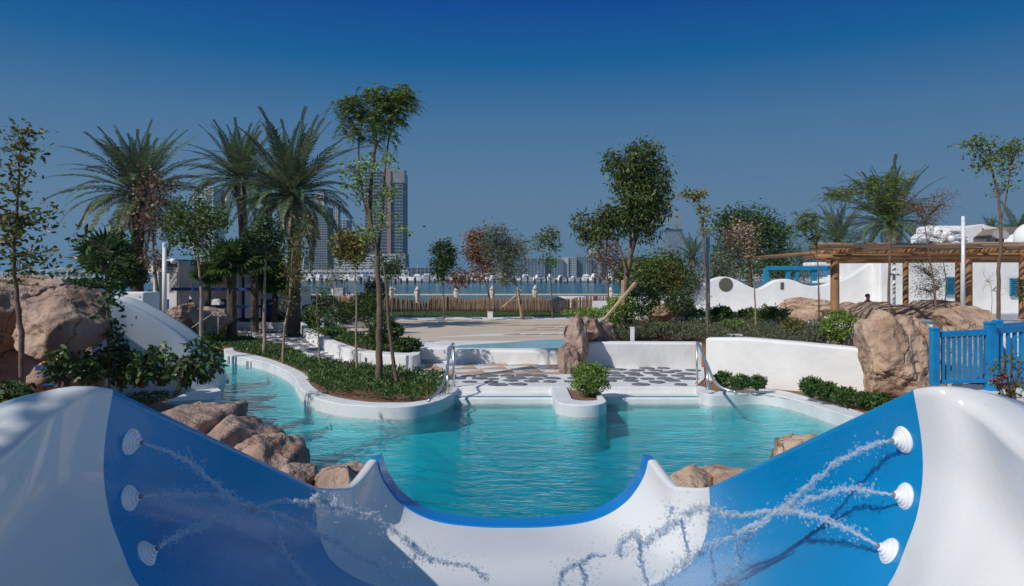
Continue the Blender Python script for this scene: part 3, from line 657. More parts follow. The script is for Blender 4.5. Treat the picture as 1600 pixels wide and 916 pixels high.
def water_tube(pts, r, seed, name, label, cat='water jet', drops=40, group=None, spread=.02, parent=None, rough=1.0):
    pl = smooth_line(pts, 26); L = len(pl); mb = MB(); n_ = 10; rng = random.Random(seed)
    P2 = []; RR = []
    for i, p in enumerate(pl):
        f = i / (L - 1); a = noise.noise(Vector((i * .33, seed, 0))); b2 = noise.noise(Vector((i * .33, seed, 5))); c2 = noise.noise(Vector((i * .33, seed, 9)))
        P2.append(p + Vector((a, b2, c2)) * (.012 * rough * min(1, f * 3 + .1)))
        RR.append(r(f) * (1 + .75 * rough * min(1, f * 3) * noise.noise(Vector((i * .55, seed, 20)))))
    for q_ in range(5):
        A_ = []; R_ = []; ph = seed * 3.7 + q_ * 11.3
        for i, p in enumerate(P2):
            f = i / (L - 1); am = r(f) * (.35 + 1.5 * min(1, f * 2.2) * rough)
            A_.append(p + Vector((noise.noise(Vector((i * .21, ph, 1))), .6 * noise.noise(Vector((i * .21, ph, 4))), noise.noise(Vector((i * .24, ph, 8))))) * am * 1.6)
            R_.append(max(.0011, RR[i] * (.30 if q_ else .62) * (1 - .35 * rough * f) * (1 + .8 * noise.noise(Vector((i * .43, ph, 15))))))
        mb.tube(A_, R_, 8)
    mb.v = [(x + .35 * r(.5) * rough * noise.noise(Vector((x * 60, y * 60, z * 60))), y + .35 * r(.5) * rough * noise.noise(Vector((x * 60, z * 60, y * 60 + 9))), z + .5 * r(.5) * rough * noise.noise(Vector((z * 60, y * 60, x * 60)))) for x, y, z in mb.v]
    # short side fingers and beads carried on the strand
    for k in range(int(drops * .05)):
        i = rng.randrange(L // 6, L); p = P2[i]; d = Vector((rng.gauss(0, 1), rng.gauss(0, .6), rng.gauss(.2, 1))).normalized(); ln = rng.uniform(.008, .022)
        mb.tube([p, p + d * ln * .5, p + d * ln + Vector((0, 0, -ln * .2))], [RR[i] * .8, RR[i] * .45, RR[i] * .25], 6); mb.ball(p + d * ln, RR[i] * rng.uniform(.4, .7), 1)
    o = thing(name, label, cat, tuple(pl[0]), group=group)
    part('strand', mb, wg, o, smooth=True)
    db = MB()
    for k in range(drops):
        i = rng.randrange(L // 5, L); p = P2[i] + Vector((rng.gauss(0, spread), rng.gauss(0, spread * .6), rng.gauss(0, spread))); s_ = rng.choice([.002, .0025, .0025, .003, .003, .0045, .006]); db.ball(p, (s_, s_, s_ * rng.uniform(.9, 1.4)), 1)
    part('droplet', db, wg, o, smooth=True, kind='stuff')
    return o
def pj(lst, d0, d1): k = len(lst); return [P(a, b_, d0 + (d1 - d0) * i / max(1, k - 1)) for i, (a, b_) in enumerate(lst)]
jets = [('L', 0, [(262, 706), (300, 726), (338, 760), (368, 785), (400, 795)], 'upper'), ('L', 1, [(255, 774), (300, 773), (340, 775), (400, 797)], 'middle'), ('L', 2, [(262, 846), (300, 826), (350, 806), (402, 798)], 'lowest'),
        ('R', 0, [(1365, 695), (1310, 722), (1255, 765), (1222, 798)], 'upper'), ('R', 1, [(1355, 768), (1320, 764), (1270, 780), (1222, 798)], 'middle'), ('R', 2, [(1340, 835), (1290, 812), (1250, 802), (1215, 798)], 'lowest')]
for s, i, pts, nm in jets:
    st = noz[s, i]; p = [st] + pj(pts, st.y + .08, 3.2)
    water_tube(p, (lambda f: .008 + .006 * f), 10 + i + (5 if s == 'R' else 0), 'water_jet', f'clear water jet shooting from the {nm} nozzle on the {"left" if s=="L" else "right"} wall of the slide', drops=230, group='jets from the slide nozzles', rough=.55 + .25 * (i == 2))
sp_ = [
 ([(400, 795), (440, 783), (480, 786), (500, 776), (520, 792), (560, 800), (600, 816), (640, 850), (670, 872), (700, 880), (740, 888), (758, 905)], .010, 'long splash of water flying from the left jets across the white chute'),
 ([(400, 797), (440, 806), (480, 826), (520, 842), (560, 868), (600, 890), (640, 925)], .009, 'lower splash strand from the left jets falling to the chute floor'),
 ([(425, 800), (436, 830), (442, 860), (462, 885), (480, 905), (495, 925)], .007, 'thin splash dripping down over the left side of the blue band'),
 ([(645, 848), (652, 862), (640, 880)], .006, 'small side drip hanging off the long left splash'),
 ([(520, 792), (524, 778)], .006, 'tiny upward spurt on the long left splash'),
 ([(1220, 798), (1190, 800), (1150, 806), (1115, 796), (1085, 795), (1060, 815), (1035, 830), (1015, 846), (1000, 848), (990, 835), (975, 845), (966, 858), (972, 868)], .011, 'long splash of water flying from the right jets across the white chute'),
 ([(1215, 800), (1180, 820), (1145, 838), (1110, 855), (1080, 872), (1055, 890), (1035, 915), (1025, 935)], .010, 'lower splash strand from the right jets falling to the chute floor'),
 ([(1000, 848), (1000, 870), (1006, 895), (1016, 925)], .007, 'vertical trickle below the hooked end of the right splash'),
 ([(1200, 815), (1178, 830), (1165, 842), (1150, 855), (1156, 875), (1140, 895), (1130, 925)], .007, 'thin splash dripping down over the right side of the blue band'),
 ([(1065, 812), (1070, 840), (1075, 865), (1068, 895)], .005, 'fine trickle hanging in the middle of the right splash'),
 ([(945, 868), (925, 868), (908, 880), (886, 888), (876, 905), (872, 930)], .008, 'curled splash standing alone near the centre of the chute floor'),
 ([(905, 882), (914, 900), (912, 925)], .005, 'short drip beneath the curled centre splash'),
 ([(1115, 797), (1108, 815), (1110, 832)], .005, 'small drip under the crest of the right splash'),
 ([(1040, 830), (1048, 800), (1050, 792)], .005, 'small upward finger of the right splash above the chute'),
 ([(1110, 855), (1112, 880), (1116, 905), (1114, 925)], .005, 'thin trickle below the lower right strand, over the blue band edge'),
]
for i, (pts, r_, lab) in enumerate(sp_): water_tube(pj(pts, 3.2, 3.7), (lambda f, r_=r_: 1.5 * r_ * (1 - .4 * f)), 40 + i, 'water_splash', lab, 'water splash', drops=int(len(pts) * 26), spread=.034, rough=1.25)

# ================================================================== WALLS, PLANTERS, RAILS
def wall_line(name, pts, tops, base, th, label, cat='wall', m=None, bev=.07):
    """pts: xy line; tops: height per point; a thick wall behind the line (away from the camera)"""
    n_ = len(pts); mb = MB(); back = []
    for i in range(n_):
        a = Vector(pts[max(i - 1, 0)]); b_ = Vector(pts[min(i + 1, n_ - 1)]); t = (b_ - a).normalized(); nn = Vector((-t.y, t.x))
        if nn.y < 0: nn = -nn
        back.append(Vector(pts[i]) + nn * th)
    for i in range(n_):
        x, y = pts[i]; mb.v += [(x, y, base), (x, y, tops[i]), (back[i].x, back[i].y, tops[i]), (back[i].x, back[i].y, base)]
    for i in range(n_ - 1):
        for k in range(4):
            k2 = (k + 1) % 4; mb.f.append((i * 4 + k, i * 4 + k2, (i + 1) * 4 + k2, (i + 1) * 4 + k))
    mb.f.append((3, 2, 1, 0)); e = (n_ - 1) * 4; mb.f.append((e, e + 1, e + 2, e + 3))
    bm = bmesh.new(); me = mesh_of('t', mb); bm.from_mesh(me); bmesh.ops.recalc_face_normals(bm, faces=bm.faces); mb.v = [tuple(v.co) for v in bm.verts]; mb.f = [tuple(v.index for v in f.verts) for f in bm.faces]; bm.free()
    return tag(part(name, mb, m or M_PLASTER2, bevel=bev, seg=3), label, cat)
wall_line('garden_wall', [G2(897, 575.5, KZ), G2(1000, 574.5, KZ), G2(1099, 573.5, KZ)], [.94, .92, .90], .1, .4, 'lower white garden wall behind the stone path, between the pillar rock and the handrail')
cB = [(G2(1101, 591, KZ)), G2(1161, 602, KZ), G2(1250, 609, KZ), G2(1345, 617, KZ), G2(1440, 628, KZ)]
wall_line('garden_wall', cB, [1.22, 1.31, 1.26, 1.20, 1.15], .1, .4, 'taller white garden wall that bends at a corner and runs to the tall tan boulder')
# planting terraces behind the walls
struct(part('terrace', MB().prism([(1.75, 19.0), (3.5, 19.15), (5.15, 19.25), (5.45, 17.1), (6.0, 16.3), (7.3, 14.95), (9.2, 13.6), (13, 15), (20, 19), (26, 34), (8, 34), (5.0, 30), (3.0, 25), (1.9, 21)], .05, .80), M_SOIL))
struct(part('terrace', MB().prism([(7.5, 20.3), (40, 20), (60, 60), (4, 60), (7, 36), (7.2, 28)], .05, 1.02), M_MORTAR))
tag(part('low_wall', MB().prism([G2(1262, 512, 1.0), G2(1290, 545, .8), G2(1345, 552, .8), G2(1640, 560, .8), G2(1700, 500, 1.1), G2(1300, 497, 1.35)], .5, 1.24), M_PLASTER2, bevel=.06), 'low white retaining wall below the striped shaded rocks of the rustic pergola', 'wall')
struct(part('pavement', MB().prism([(8.35, 12.2), (22, 10), (26, 20), (10.5, 17.5), (8.6, 14)], .1, .60), M_MORTAR))
pv = bpy.data.objects[-1] if False else None

# second planter island
p2o = [G(*a, .62) for a in [(470, 503), (472, 511), (482, 519), (497, 526.6), (531, 541), (562, 550), (602, 554.5), (641, 556), (654, 553.5), (657, 549)]]
p2i = [G(*a, .62) for a in [(480, 503), (484, 510), (492, 516), (506, 524), (538, 537), (568, 545.5), (605, 549.8), (636, 551.2), (645, 549.5), (648, 547)]]
tag(ribbon('planter_kerb', smooth_line(p2o, 4), smooth_line(p2i, 4), .1, .62, M_PLASTER, .05), 'higher curved white kerb of the middle plant bed between stone path and splash pool', 'kerb')
p2poly = [(p.x, p.y) for p in smooth_line(p2i, 3)] + [G2(640, 540, .62), G2(590, 534, .62), G2(545, 522, .62), G2(515, 508, .62), G2(500, 500, .62)]
struct(part('planting_bed', MB().prism(p2poly, .1, .56), M_SOIL))
wall_line('path_kerb', [G2(356, 514, KZ), G2(420, 514.5, KZ), G2(474, 514, KZ)], [.56, .55, .56], .1, .35, 'low white kerb wall at the far end of the stone path before the dark hedge')
tag(bpy.data.objects['path_kerb'], 'low white kerb wall at the far end of the stone path before the dark hedge', 'kerb')
# bed inside the long kerb
p1poly = [(p.x, p.y) for p in kLi[::3]] + [G2(702, 602, KZ), G2(694, 597, KZ), G2(589, 577, KZ), G2(557, 572, KZ), G2(484, 562, KZ), G2(457, 547, KZ), G2(405, 532, KZ), G2(352, 520, KZ), G2(300, 517, KZ), G2(290, 530, KZ), G2(340, 541, KZ)]
struct(part('planting_bed', MB().prism(p1poly, .1, KZ - .02), M_SOIL))
struct(part('planting_bed', MB().prism([(p.x, p.y) for p in kRi[::3]] + [G2(1500, 640, KZ), G2(1440, 629, KZ), G2(1345, 618, KZ), G2(1250, 610, KZ), G2(1161, 603, KZ), G2(1101, 592, KZ)], .1, KZ - .02), M_SOIL))
# centre planter
def capsule(cx, y0, y1, r, k=10):
    return [(cx + r * math.cos(t), y0 + r * math.sin(t)) for t in [math.pi + math.pi * i / k for i in range(k + 1)]] + [(cx + r * .98 * math.cos(t), y1 + r * .5 * math.sin(t)) for t in [math.pi * i / k for i in range(k + 1)]]
cp = thing('planter', 'small rounded white planter standing in the pool between the two flights of steps', 'planter', (1.35, 14.6, 0))
cxp = (905 - 800) / F * 14.3 + .0
outer = capsule(cxp, 14.0, 16.0, .51); inner = capsule(cxp + .12, 14.25, 15.6, .27)
mb = MB(); no = len(outer)
for z in (-1.0, .235):
    mb.v += [(a, b_, z) for a, b_ in outer]
mb.v += [(a, b_, .235) for a, b_ in inner]; mb.v += [(a, b_, .15) for a, b_ in inner]
for i in range(no):
    j = (i + 1) % no; mb.f += [(i, j, no + j, no + i), (no + i, no + j, 2 * no + j, 2 * no + i), (2 * no + i, 2 * no + j, 3 * no + j, 3 * no + i)]
part('kerb_body', mb, M_KERB, cp, bevel=.025, seg=2); part('soil', MB().prism(inner, .1, .17), M_SOIL, cp)

def handrail(base_pts, label, group=None, extra=None):
    o = thing('handrail', label, 'handrail', tuple(base_pts['pts'][0]), group=group)
    part('rail', MB().tube(smooth_line(base_pts['pts'], 8), .029, 12), M_STEEL, o, smooth=True)
    for a, b_ in base_pts['posts']:
        part('post', MB().tube([a, b_], .025, 12), M_STEEL, o, smooth=True); part('foot_flange', MB().lathe([(.05, 0), (.05, .012), (.03, .016)], 16, None, a), M_STEEL, o, auto=40)
    return o
def R2(px, py, d): return P(px, py, d)
handrail({'pts': [R2(709, 538, 15.8), R2(707.5, 537.5, 15.7), R2(705, 543, 15.6), R2(700, 567, 15.1), R2(697, 585, 14.75), R2(692, 600, 14.4), R2(683, 614, 14.0), R2(674, 622, 13.75), R2(670, 626.5, 13.6)],
          'posts': [(R2(708.8, 605, 15.65), R2(708.8, 541, 15.72)), (R2(699, 615, 14.75), R2(699.5, 572, 14.95))]}, 'bent steel handrail at the left side of the pool steps', 'steel handrails at the pool steps')
handrail({'pts': [R2(1089, 537, 16.0), R2(1090, 535, 15.9), R2(1093, 540, 15.7), R2(1101, 560, 15.2), R2(1108, 577, 14.8), R2(1115, 593, 14.5), R2(1125, 604, 14.3), R2(1138, 610, 14.15), R2(1148, 612.5, 14.1), R2(1150, 615, 14.05)],
          'posts': [(R2(1089, 600, 15.9), R2(1089, 538, 15.95)), (R2(1106, 609, 14.75), R2(1105, 572, 14.95))]}, 'bent steel handrail at the right side of the pool steps', 'steel handrails at the pool steps')
tag(part('pool_light', MB().box(R2(1194, 592, 14.9), (.12, .07, .10)).tube([R2(1195, 598, 14.9), R2(1195, 609, 14.9)], .012, 8), M_GREYPOLE, bevel=.008), 'small grey garden spotlight at the foot of the right white wall', 'spotlight')
# skimmer clips on the far kerb
for i, (a, b_) in enumerate([(360, 562), (389, 570)]):
    g = P(a, b_, 20.0 if i == 0 else 18.9); tag(part('kerb_bracket', MB().box(g + Vector((0, -.12, .0)), (.05, .06, .22)).box(g + Vector((.09, -.10, 0)), (.02, .05, .2)), M_GREYPOLE), ['steel bracket over the kerb at the far narrow end of the pool', 'steel bracket over the kerb beside the long hedge bed'][i], 'bracket')

# ================================================================== ROCKS
def rockmesh(size, seed, sub=5, facets=9, rough=1.0, round_=.0, boxy=.6):
    bm = bmesh.new(); bmesh.ops.create_icosphere(bm, subdivisions=sub, radius=1); rg = random.Random(seed); sv = Vector((seed * 3.1, seed * 1.7, seed * .9))
    pl = [(Vector((rg.gauss(0, 1), rg.gauss(0, 1), rg.gauss(0, .8))).normalized(), rg.uniform(.62, .88)) for _ in range(facets)]
    vs = []
    for v in bm.verts:
        p = v.co.copy(); m = max(abs(p.x), abs(p.y), abs(p.z)); p = p * (1 - boxy * .5) + (p / m) * boxy * .5
        p *= 1 + .26 * rough * noise.noise(p * 1.2 + sv)
        for nn, o in pl:
            d = p.dot(nn)
            if d > o: p -= nn * (d - o) * .93
        f = noise.noise(p * 3.1 + sv); p *= 1 + .07 * rough * f
        c = noise.noise(p * 1.7 - sv); cr_ = max(0, 1 - abs(c) / .035); p *= 1 - .055 * cr_ * rough
        rr_ = 1 - abs(noise.noise(p * 2.3 + sv * 1.3)) * 2; p *= 1 + .05 * rough * rr_; p *= 1 + .03 * rough * noise.noise(p * 8 + sv)
        vs.append((p.x * size[0], p.y * size[1], p.z * size[2]))
    fs = [tuple(v.index for v in f.verts) for f in bm.faces]; bm.free(); mb = MB(); mb.add(vs, fs); return mb
RN = [0]
def rock(c, size, label, seed=None, m=None, cat='rock', group=None, rz=0, sub=5, name='boulder', **k):
    RN[0] += 1; mb = rockmesh(size, seed or RN[0] * 7 + 3, sub, **{**k, 'facets': k.get('facets', 8) + 4})
    o = part(name, mb, m or M_ROCK, smooth=True); o.location = c; o.rotation_euler = (0, 0, rz); tag(o, label, cat, group); return o
def rpx(x0, x1, y0, y1, d, dep, label, **k):
    """a boulder that fills a box of the photograph at depth d"""
    c = P((x0 + x1) / 2, (y0 + y1) / 2, d); return rock(c, ((x1 - x0) / 2 / F * d * 1.12, dep, (y1 - y0) / 2 / F * d * 1.12), label, **k)
# bank on the left of the pool
gr = 'rocks edging the pool beside the slide'
rpx(190, 372, 632, 800, 9.9, 1.5, 'largest smooth pink rock at the left edge of the pool, below the leafy bed', facets=6, boxy=.85, seed=21, group=gr)
rpx(285, 430, 672, 850, 9.2, 1.3, 'sloping pink rock at the left pool edge, right of the largest rock', facets=7, boxy=.7, seed=33, group=gr)
rpx(360, 468, 700, 850, 8.5, 1.0, 'dark shaded rock at the left pool edge, just above the blue band', facets=7, boxy=.7, group=gr)
rpx(440, 494, 727, 800, 7.5, .5, 'flat pale rock with a crack beside the left fin of the slide', facets=6, boxy=.4, group=gr)
rpx(484, 590, 733, 830, 7.3, .5, 'long low tan rock right behind the left fin of the slide', facets=6, boxy=.3, group=gr)
rpx(1045, 1110, 736, 800, 7.6, .5, 'tan rock behind the right fin of the slide', m=M_ROCK2, facets=6, boxy=.3, group=gr)
rpx(1105, 1180, 739, 800, 7.5, .5, 'tan rock right of the right fin, touching the blue band edge', m=M_ROCK2, facets=6, boxy=.35, group=gr)
rpx(1215, 1300, 688, 780, 9.6, .6, 'rounded pinkish rock in the water above the right blue band', m=M_ROCK2, facets=5, boxy=.2, group=gr)
# rock wall on the far left
gl_ = 'stacked boulders of the rock wall on the left'
rpx(-70, 58, 450, 548, 13.0, 1.0, 'big upper boulder at the left picture edge behind the thin tree trunk', facets=7, boxy=.7, group=gl_)
rpx(52, 168, 455, 548, 12.2, 1.0, 'big overhanging boulder at the right end of the rock wall', facets=7, boxy=.75, group=gl_)
rpx(-80, 90, 535, 660, 13.6, .8, 'dark recessed lower boulder at the left picture edge', facets=6, boxy=.7, group=gl_)
rpx(60, 150, 540, 640, 12.9, .8, 'lower boulder tucked under the overhanging boulder', facets=6, boxy=.6, group=gl_)
rpx(26, 84, 448, 470, 13.4, .5, 'cap rock on the rock wall just right of the thin tree trunk', sub=4, facets=6, boxy=.8, group=gl_)
rpx(-40, 34, 444, 474, 13.6, .5, 'cap rock at the left end of the rock wall', sub=4, facets=6, boxy=.8, group=gl_)
for i, (a, b_) in enumerate([(60, 82), (78, 104), (100, 130), (126, 148)]):
    rpx(a, b_, 451 + i * .7, 470 + i, 13.2 - i * .1, .35, ['first small cap stone from the left on the overhanging boulder', 'second small cap stone from the left on the overhanging boulder', 'third small cap stone from the left on the overhanging boulder', 'last small cap stone next to the white slide top'][i], sub=4, facets=6, boxy=.85, group=gl_)
rpx(-30, 110, 431, 462, 16, .6, 'low grey rock showing over the top of the rock wall', facets=5, boxy=.5)
lv = thing('grille', 'dark blue louvred grille set under the rock wall', 'grille', tuple(P(76, 590, 12.0)))
part('frame', MB().box(P(76, 588, 12.05), (.42, .05, .36)), M_NAVY, lv)
for k in range(5): part('slat', MB().box(P(76, 577 + k * 6, 12.0), (.38, .03, .03)), M_NAVY, lv)
# rocks by the left path end
gp_ = 'rocks at the far end of the stone path'
rpx(262, 312, 474, 512, 27, .8, 'squarish pink rock left of the far path end, below the white kiosk', facets=7, boxy=.75, group=gp_)
rpx(304, 359, 484, 519, 26, .9, 'rounded pink rock at the start of the thin metal rail', facets=6, boxy=.5, group=gp_)
rpx(228, 268, 485, 512, 28, .8, 'partly hidden brown rock behind the white slide flank', facets=6, boxy=.5, group=gp_)
# pillar rock by the wall
gq = 'rocks of the natural pillar at the low white wall'
rpx(884, 921, 497, 565, 18.4, .5, 'upright pink pillar rock at the left end of the low white wall', facets=5, boxy=.75, m=M_ROCK, group=gq)
rpx(871, 903, 543, 592, 18.0, .45, 'rounded base rock of the pillar by the stone path', facets=5, boxy=.4, m=M_ROCK, group=gq)
rpx(888, 938, 496, 535, 19.4, .6, 'dark rounded rock right behind the pillar rock', facets=5, boxy=.4, m=M_ROCK, group=gq)
rpx(905, 960, 505, 545, 19.8, .5, 'low dark rock in the shade right of the pillar', facets=5, boxy=.5, m=M_ROCK, group=gq)
rpx(861, 884, 467, 490, 42, .7, 'split pink rock standing on the lawn before the stick fence', sub=4, facets=6, boxy=.6)
rpx(952, 975, 480, 530, 21.6, .5, 'pale rock beside the timber stake of the big tree', sub=4, facets=6, boxy=.6)
# tall boulders at right
gt = 'tan boulders around the blue fence'
tb = rock(P(1398, 572, 14.2), (.80, .75, 1.02), 'tall tan boulder with a dark hollow between the white wall and the blue fence', seed=12, m=M_ROCK2, boxy=1.0, facets=4, rough=1.5, sub=6, group=gt)
rpx(1418, 1456, 500, 600, 14.4, .6, 'narrow upper shoulder of the tall tan boulder against the blue fence post', m=M_ROCK2, boxy=.8, facets=5, group=gt)
rpx(1350, 1440, 506, 550, 14.9, .7, 'smooth rounded tan rock on top of the tall boulder', m=M_ROCK2, boxy=.6, facets=5, group=gt)
rpx(1466, 1542, 480, 540, 16.2, .9, 'peaked tan boulder behind the blue fence', m=M_ROCK2, boxy=.35, facets=8, group=gt, rough=.7)
rpx(1470, 1548, 510, 620, 15.4, .7, 'wide tan rock seen between the blue fence balusters', m=M_ROCK2, boxy=.8, facets=6, group=gt)
gs = 'rocks in the striped shade under the rustic pergola'
rpx(1228, 1300, 467, 492, 25, .8, 'flat topped tan rock left of the first pergola post', m=M_ROCK2, boxy=.8, facets=5, group=gs)
rpx(1236, 1285, 485, 515, 24, .8, 'lower tan rock half hidden by shrubs left of the pergola', m=M_ROCK2, boxy=.6, facets=5, group=gs)
rpx(1312, 1352, 474, 500, 26, .8, 'left rounded rock under the pergola, half in striped shade', boxy=.5, facets=5, group=gs)
rpx(1330, 1392, 474, 506, 25.4, 1.0, 'striped rock between the two front pergola posts, in front of the seated person', boxy=.6, facets=5, group=gs)
rpx(1375, 1440, 478, 507, 25.2, 1.0, 'low striped rock behind the second pergola post', boxy=.7, facets=5, group=gs)
rpx(1418, 1486, 469, 510, 25.0, 1.1, 'largest darkest striped rock at the right end under the pergola', boxy=.7, facets=5, group=gs)
for i, (a, b_, c_, d_, e_) in enumerate([(1100, 1150, 484, 520, 25), (1165, 1200, 488, 516, 24.6), (1008, 1060, 476, 500, 27), (1040, 1085, 470, 492, 30)]):
    rpx(a, b_, c_, d_, e_, .6, ['brown rock among the shrubs right of the grey pole', 'brown rock among shrubs below the slotted white wall', 'pale rock in the shrubs right of the big tree', 'pale flat rock by the white totem'][i], boxy=.6, facets=6, sub=4)

# ================================================================== LEFT WHITE SLIDE FLANK
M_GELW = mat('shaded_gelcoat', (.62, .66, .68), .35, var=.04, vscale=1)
sl = thing('curved_slide', 'smooth white slide flank curving down to the pool beside the left rock wall', 'water slide', tuple(P(250, 600, 15.2)))
prof = [P(146, 462, 14.2), P(170, 466, 14.3), P(200, 477, 14.5), P(235, 495, 14.7), P(270, 517, 14.9), P(300, 542, 15.05), P(322, 570, 15.2), P(334, 592, 15.3), P(340, 606, 15.35)]
pf = smooth_line(prof, 5); mb = MB(); KK = 9
for p in pf:
    t = Vector((-.25, .97, 0))
    for (dt, dz, b0) in [(0, None, 1), (-.06, -.5, 0), (-.02, -.06, 0), (.03, 0, 0), (.22, .01, 0), (.30, -.03, 0), (.36, -.20, 0), (.9, -.34, 0), (1.5, -.04, 0)]:
        v = p + t * dt; z = p.z + (dz if dz is not None else 0)
        if b0: v = p - t * .10; z = .1
        mb.v.append((v.x, v.y, max(z, .12)))
for i in range(len(pf) - 1):
    for k in range(KK - 1): mb.f.append((i * KK + k, (i + 1) * KK + k, (i + 1) * KK + k + 1, i * KK + k + 1))
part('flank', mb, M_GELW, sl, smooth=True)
mb = MB(); t = Vector((-.25, .97, 0)); 
for p in pf: mb.v += [tuple(p + t * 1.5 + Vector((0, 0, -.04))), tuple(p + t * 1.75 + Vector((0, 0, -.05))), tuple((p + t * 1.8).to_2d()) + (.1,)]
for i in range(len(pf) - 1):
    for k in range(2): mb.f.append((i * 3 + k, i * 3 + 3 + k, i * 3 + 4 + k, i * 3 + 1 + k))
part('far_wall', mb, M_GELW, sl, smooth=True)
tag(part('white_block', MB().box(P(202, 468, 17.3) + Vector((0, .4, -.4)), (.72, .8, 1.15)), M_PLASTER, bevel=.04), 'white block standing behind the top of the curved slide flank', 'block')
tag(part('white_block', MB().box(P(165, 470, 16.2) + Vector((.0, .3, -.3)), (.16, .5, .9)), M_PLASTER, bevel=.03), 'narrow white post block at the head of the curved slide', 'block')
tag(part('junction_box', MB().box(P(155, 585, 13.2), (.34, .2, .42)).box(P(155, 573, 13.15), (.38, .24, .03)), M_CANVAS, bevel=.01), 'small beige box among the plants at the foot of the slide flank', 'box')

# ================================================================== BLUE FENCE AT RIGHT
bf = thing('blue_fence', 'bright blue wooden fence with square posts and balusters on the right', 'fence', tuple(P(1460, 600, 12.9)))
def fpost(px, y0, y1, d, w):
    a = P(px, y1, d); b_ = P(px, y0 + 5, d)
    po = part('post', MB().box((a + b_) / 2, (w, w, (b_ - a).length)), M_BLUE, bf, bevel=.006)
    part('post_cap', MB().box(b_ + Vector((0, 0, .025)), (w * 1.12, w * 1.12, .05)), M_BLUE, po, bevel=.01)
fpost(1460, 511, 602, 12.9, .13); fpost(1547, 502, 612, 12.95, .145); fpost(1559, 499, 600, 13.75, .125)
def panel(a0, a1, b0, b1, nb, bw, dz=.11):
    part('top_rail', MB().bar(a0, a1, .06, dz), M_BLUE, bf, bevel=.006); part('bottom_rail', MB().bar(b0, b1, .05, .07), M_BLUE, bf, bevel=.006)
    for k in range(nb):
        t = (k + 1) / (nb + 1); part('baluster', MB().bar(b0.lerp(b1, t), a0.lerp(a1, t), bw, .025, up=(0, 1, 0)), M_BLUE, bf, bevel=.004)
panel(P(1465, 523, 12.92), P(1541, 519, 12.96), P(1465, 597, 12.92), P(1541, 595, 12.96), 8, .062)
panel(P(1553, 517, 13.0), P(1660, 508, 13.6), P(1553, 596, 13.0), P(1660, 592, 13.6), 9, .07, .12)
bf2 = bf
panel(P(1564, 510, 13.9), P(1660, 505, 14.9), P(1564, 580, 13.9), P(1660, 572, 14.9), 9, .06, .11)

# ================================================================== VEGETATION
def curve_pts(pxs, d, dd=0):
    return [P(a, b_, d + dd * i / max(1, len(pxs) - 1)) for i, (a, b_) in enumerate(pxs)]
def ell(px, py, rx, ry, d, n_, dep=.8, shell=.35):
    c = P(px, py, d); u = unit(rs.normal(size=(n_, 3))) * (rs.uniform(shell, 1, (n_, 1)) ** .5)
    return np.array(c) + u * np.array([rx / F * d, max(rx, ry) / F * d * dep, ry / F * d])
def tree(label, trunk, r0, d, blobs, m, leaf=(.09, .045), per=26, spread=.16, bark=None, name='broadleaf_tree', cat='tree', style='leaf', base_z=None, extra_trunks=(), group=None, twig=.006, up=.1, droop=0, attach=.45, smooth_k=5, nfr=4, fl=.32, fk=9, fll=.055, flw=.022):
    leaf = (leaf[0] * .82, leaf[1] * .82); per = int(per * 1.7)
    tp = curve_pts(trunk, d)
    if base_z is not None: tp[0].z = base_z
    o = thing(name, label, cat, tuple(tp[0]), group=group); bark = bark or M_BARK
    sp_ = smooth_line(tp, smooth_k); L = len(sp_)
    for i in range(1, L): sp_[i] += Vector((noise.noise(Vector((i * .7, d, 1))), noise.noise(Vector((i * .7, d, 7))), 0)) * r0 * .5
    rad = [r0 * (1 - .68 * (i / (L - 1)) ** 1.1) * (1.25 if i == 0 else 1) for i in range(L)]
    mb = MB().tube(sp_, rad, 9)
    part('trunk', mb, bark, o, smooth=True)
    alltr = [sp_]
    for et in extra_trunks:
        e = smooth_line(curve_pts(et[0], d + et[1]), 5); alltr.append(e)
        part('limb', MB().tube(e, [et[2] * (1 - .6 * i / (len(e) - 1)) for i in range(len(e))], 8), bark, o, smooth=True)
    starts = [p for t_ in alltr for p in t_[int(len(t_) * attach):]]; cs = []
    br = MB()
    for (px, py, rx, ry, n_) in blobs:
        c = ell(px, py, rx, ry, d, n_); cs.append(c); bc = Vector(P(px, py, d))
        s0_ = min(starts, key=lambda s: (s - bc).length + (.6 if s.z > bc.z else 0)); main = s0_.lerp(bc, .75)
        br.tube([s0_, s0_.lerp(bc, .4) + Vector((0, 0, .04)), main], [r0 * .38, r0 * .28, r0 * .16], 6)
        for k in range(n_):
            if style != 'leaf' or k % 2 == 0 or n_ < 30:
                v = Vector(c[k]); a = s0_.lerp(main, rnd.uniform(.35, 1)); mid = a.lerp(v, .5) + Vector((rnd.gauss(0, .05), rnd.gauss(0, .05), .04))
                br.tube([a, mid, v], [twig * 1.6, twig, twig * .5], 4, cap=False)
    part('branches', br, bark, o, smooth=True)
    C = np.concatenate(cs)
    if style == 'leaf':
        if droop > .8: C = np.concatenate([C, C - np.array([0, 0, spread * 1.6])])[:: 1]; per = int(per * .6)
        B = np.repeat(C, per, 0) + rs.normal(0, spread * (.62 if droop > .8 else 1), (len(C) * per, 3)) * np.array([1, 1, .8]); LQ = leafhex(B, leaf[0], leaf[1], up=up, droop=droop)
    elif style == 'feather':
        B = np.repeat(C, nfr, 0) + rs.normal(0, spread * .3, (len(C) * nfr, 3)); D = rs.normal(size=B.shape); D[:, 2] = D[:, 2] * .35 + .1
        LQ = pinnate(B, D, fl, fk, fll, flw, .5)
    part('crown', LQ, m, o)
    return o

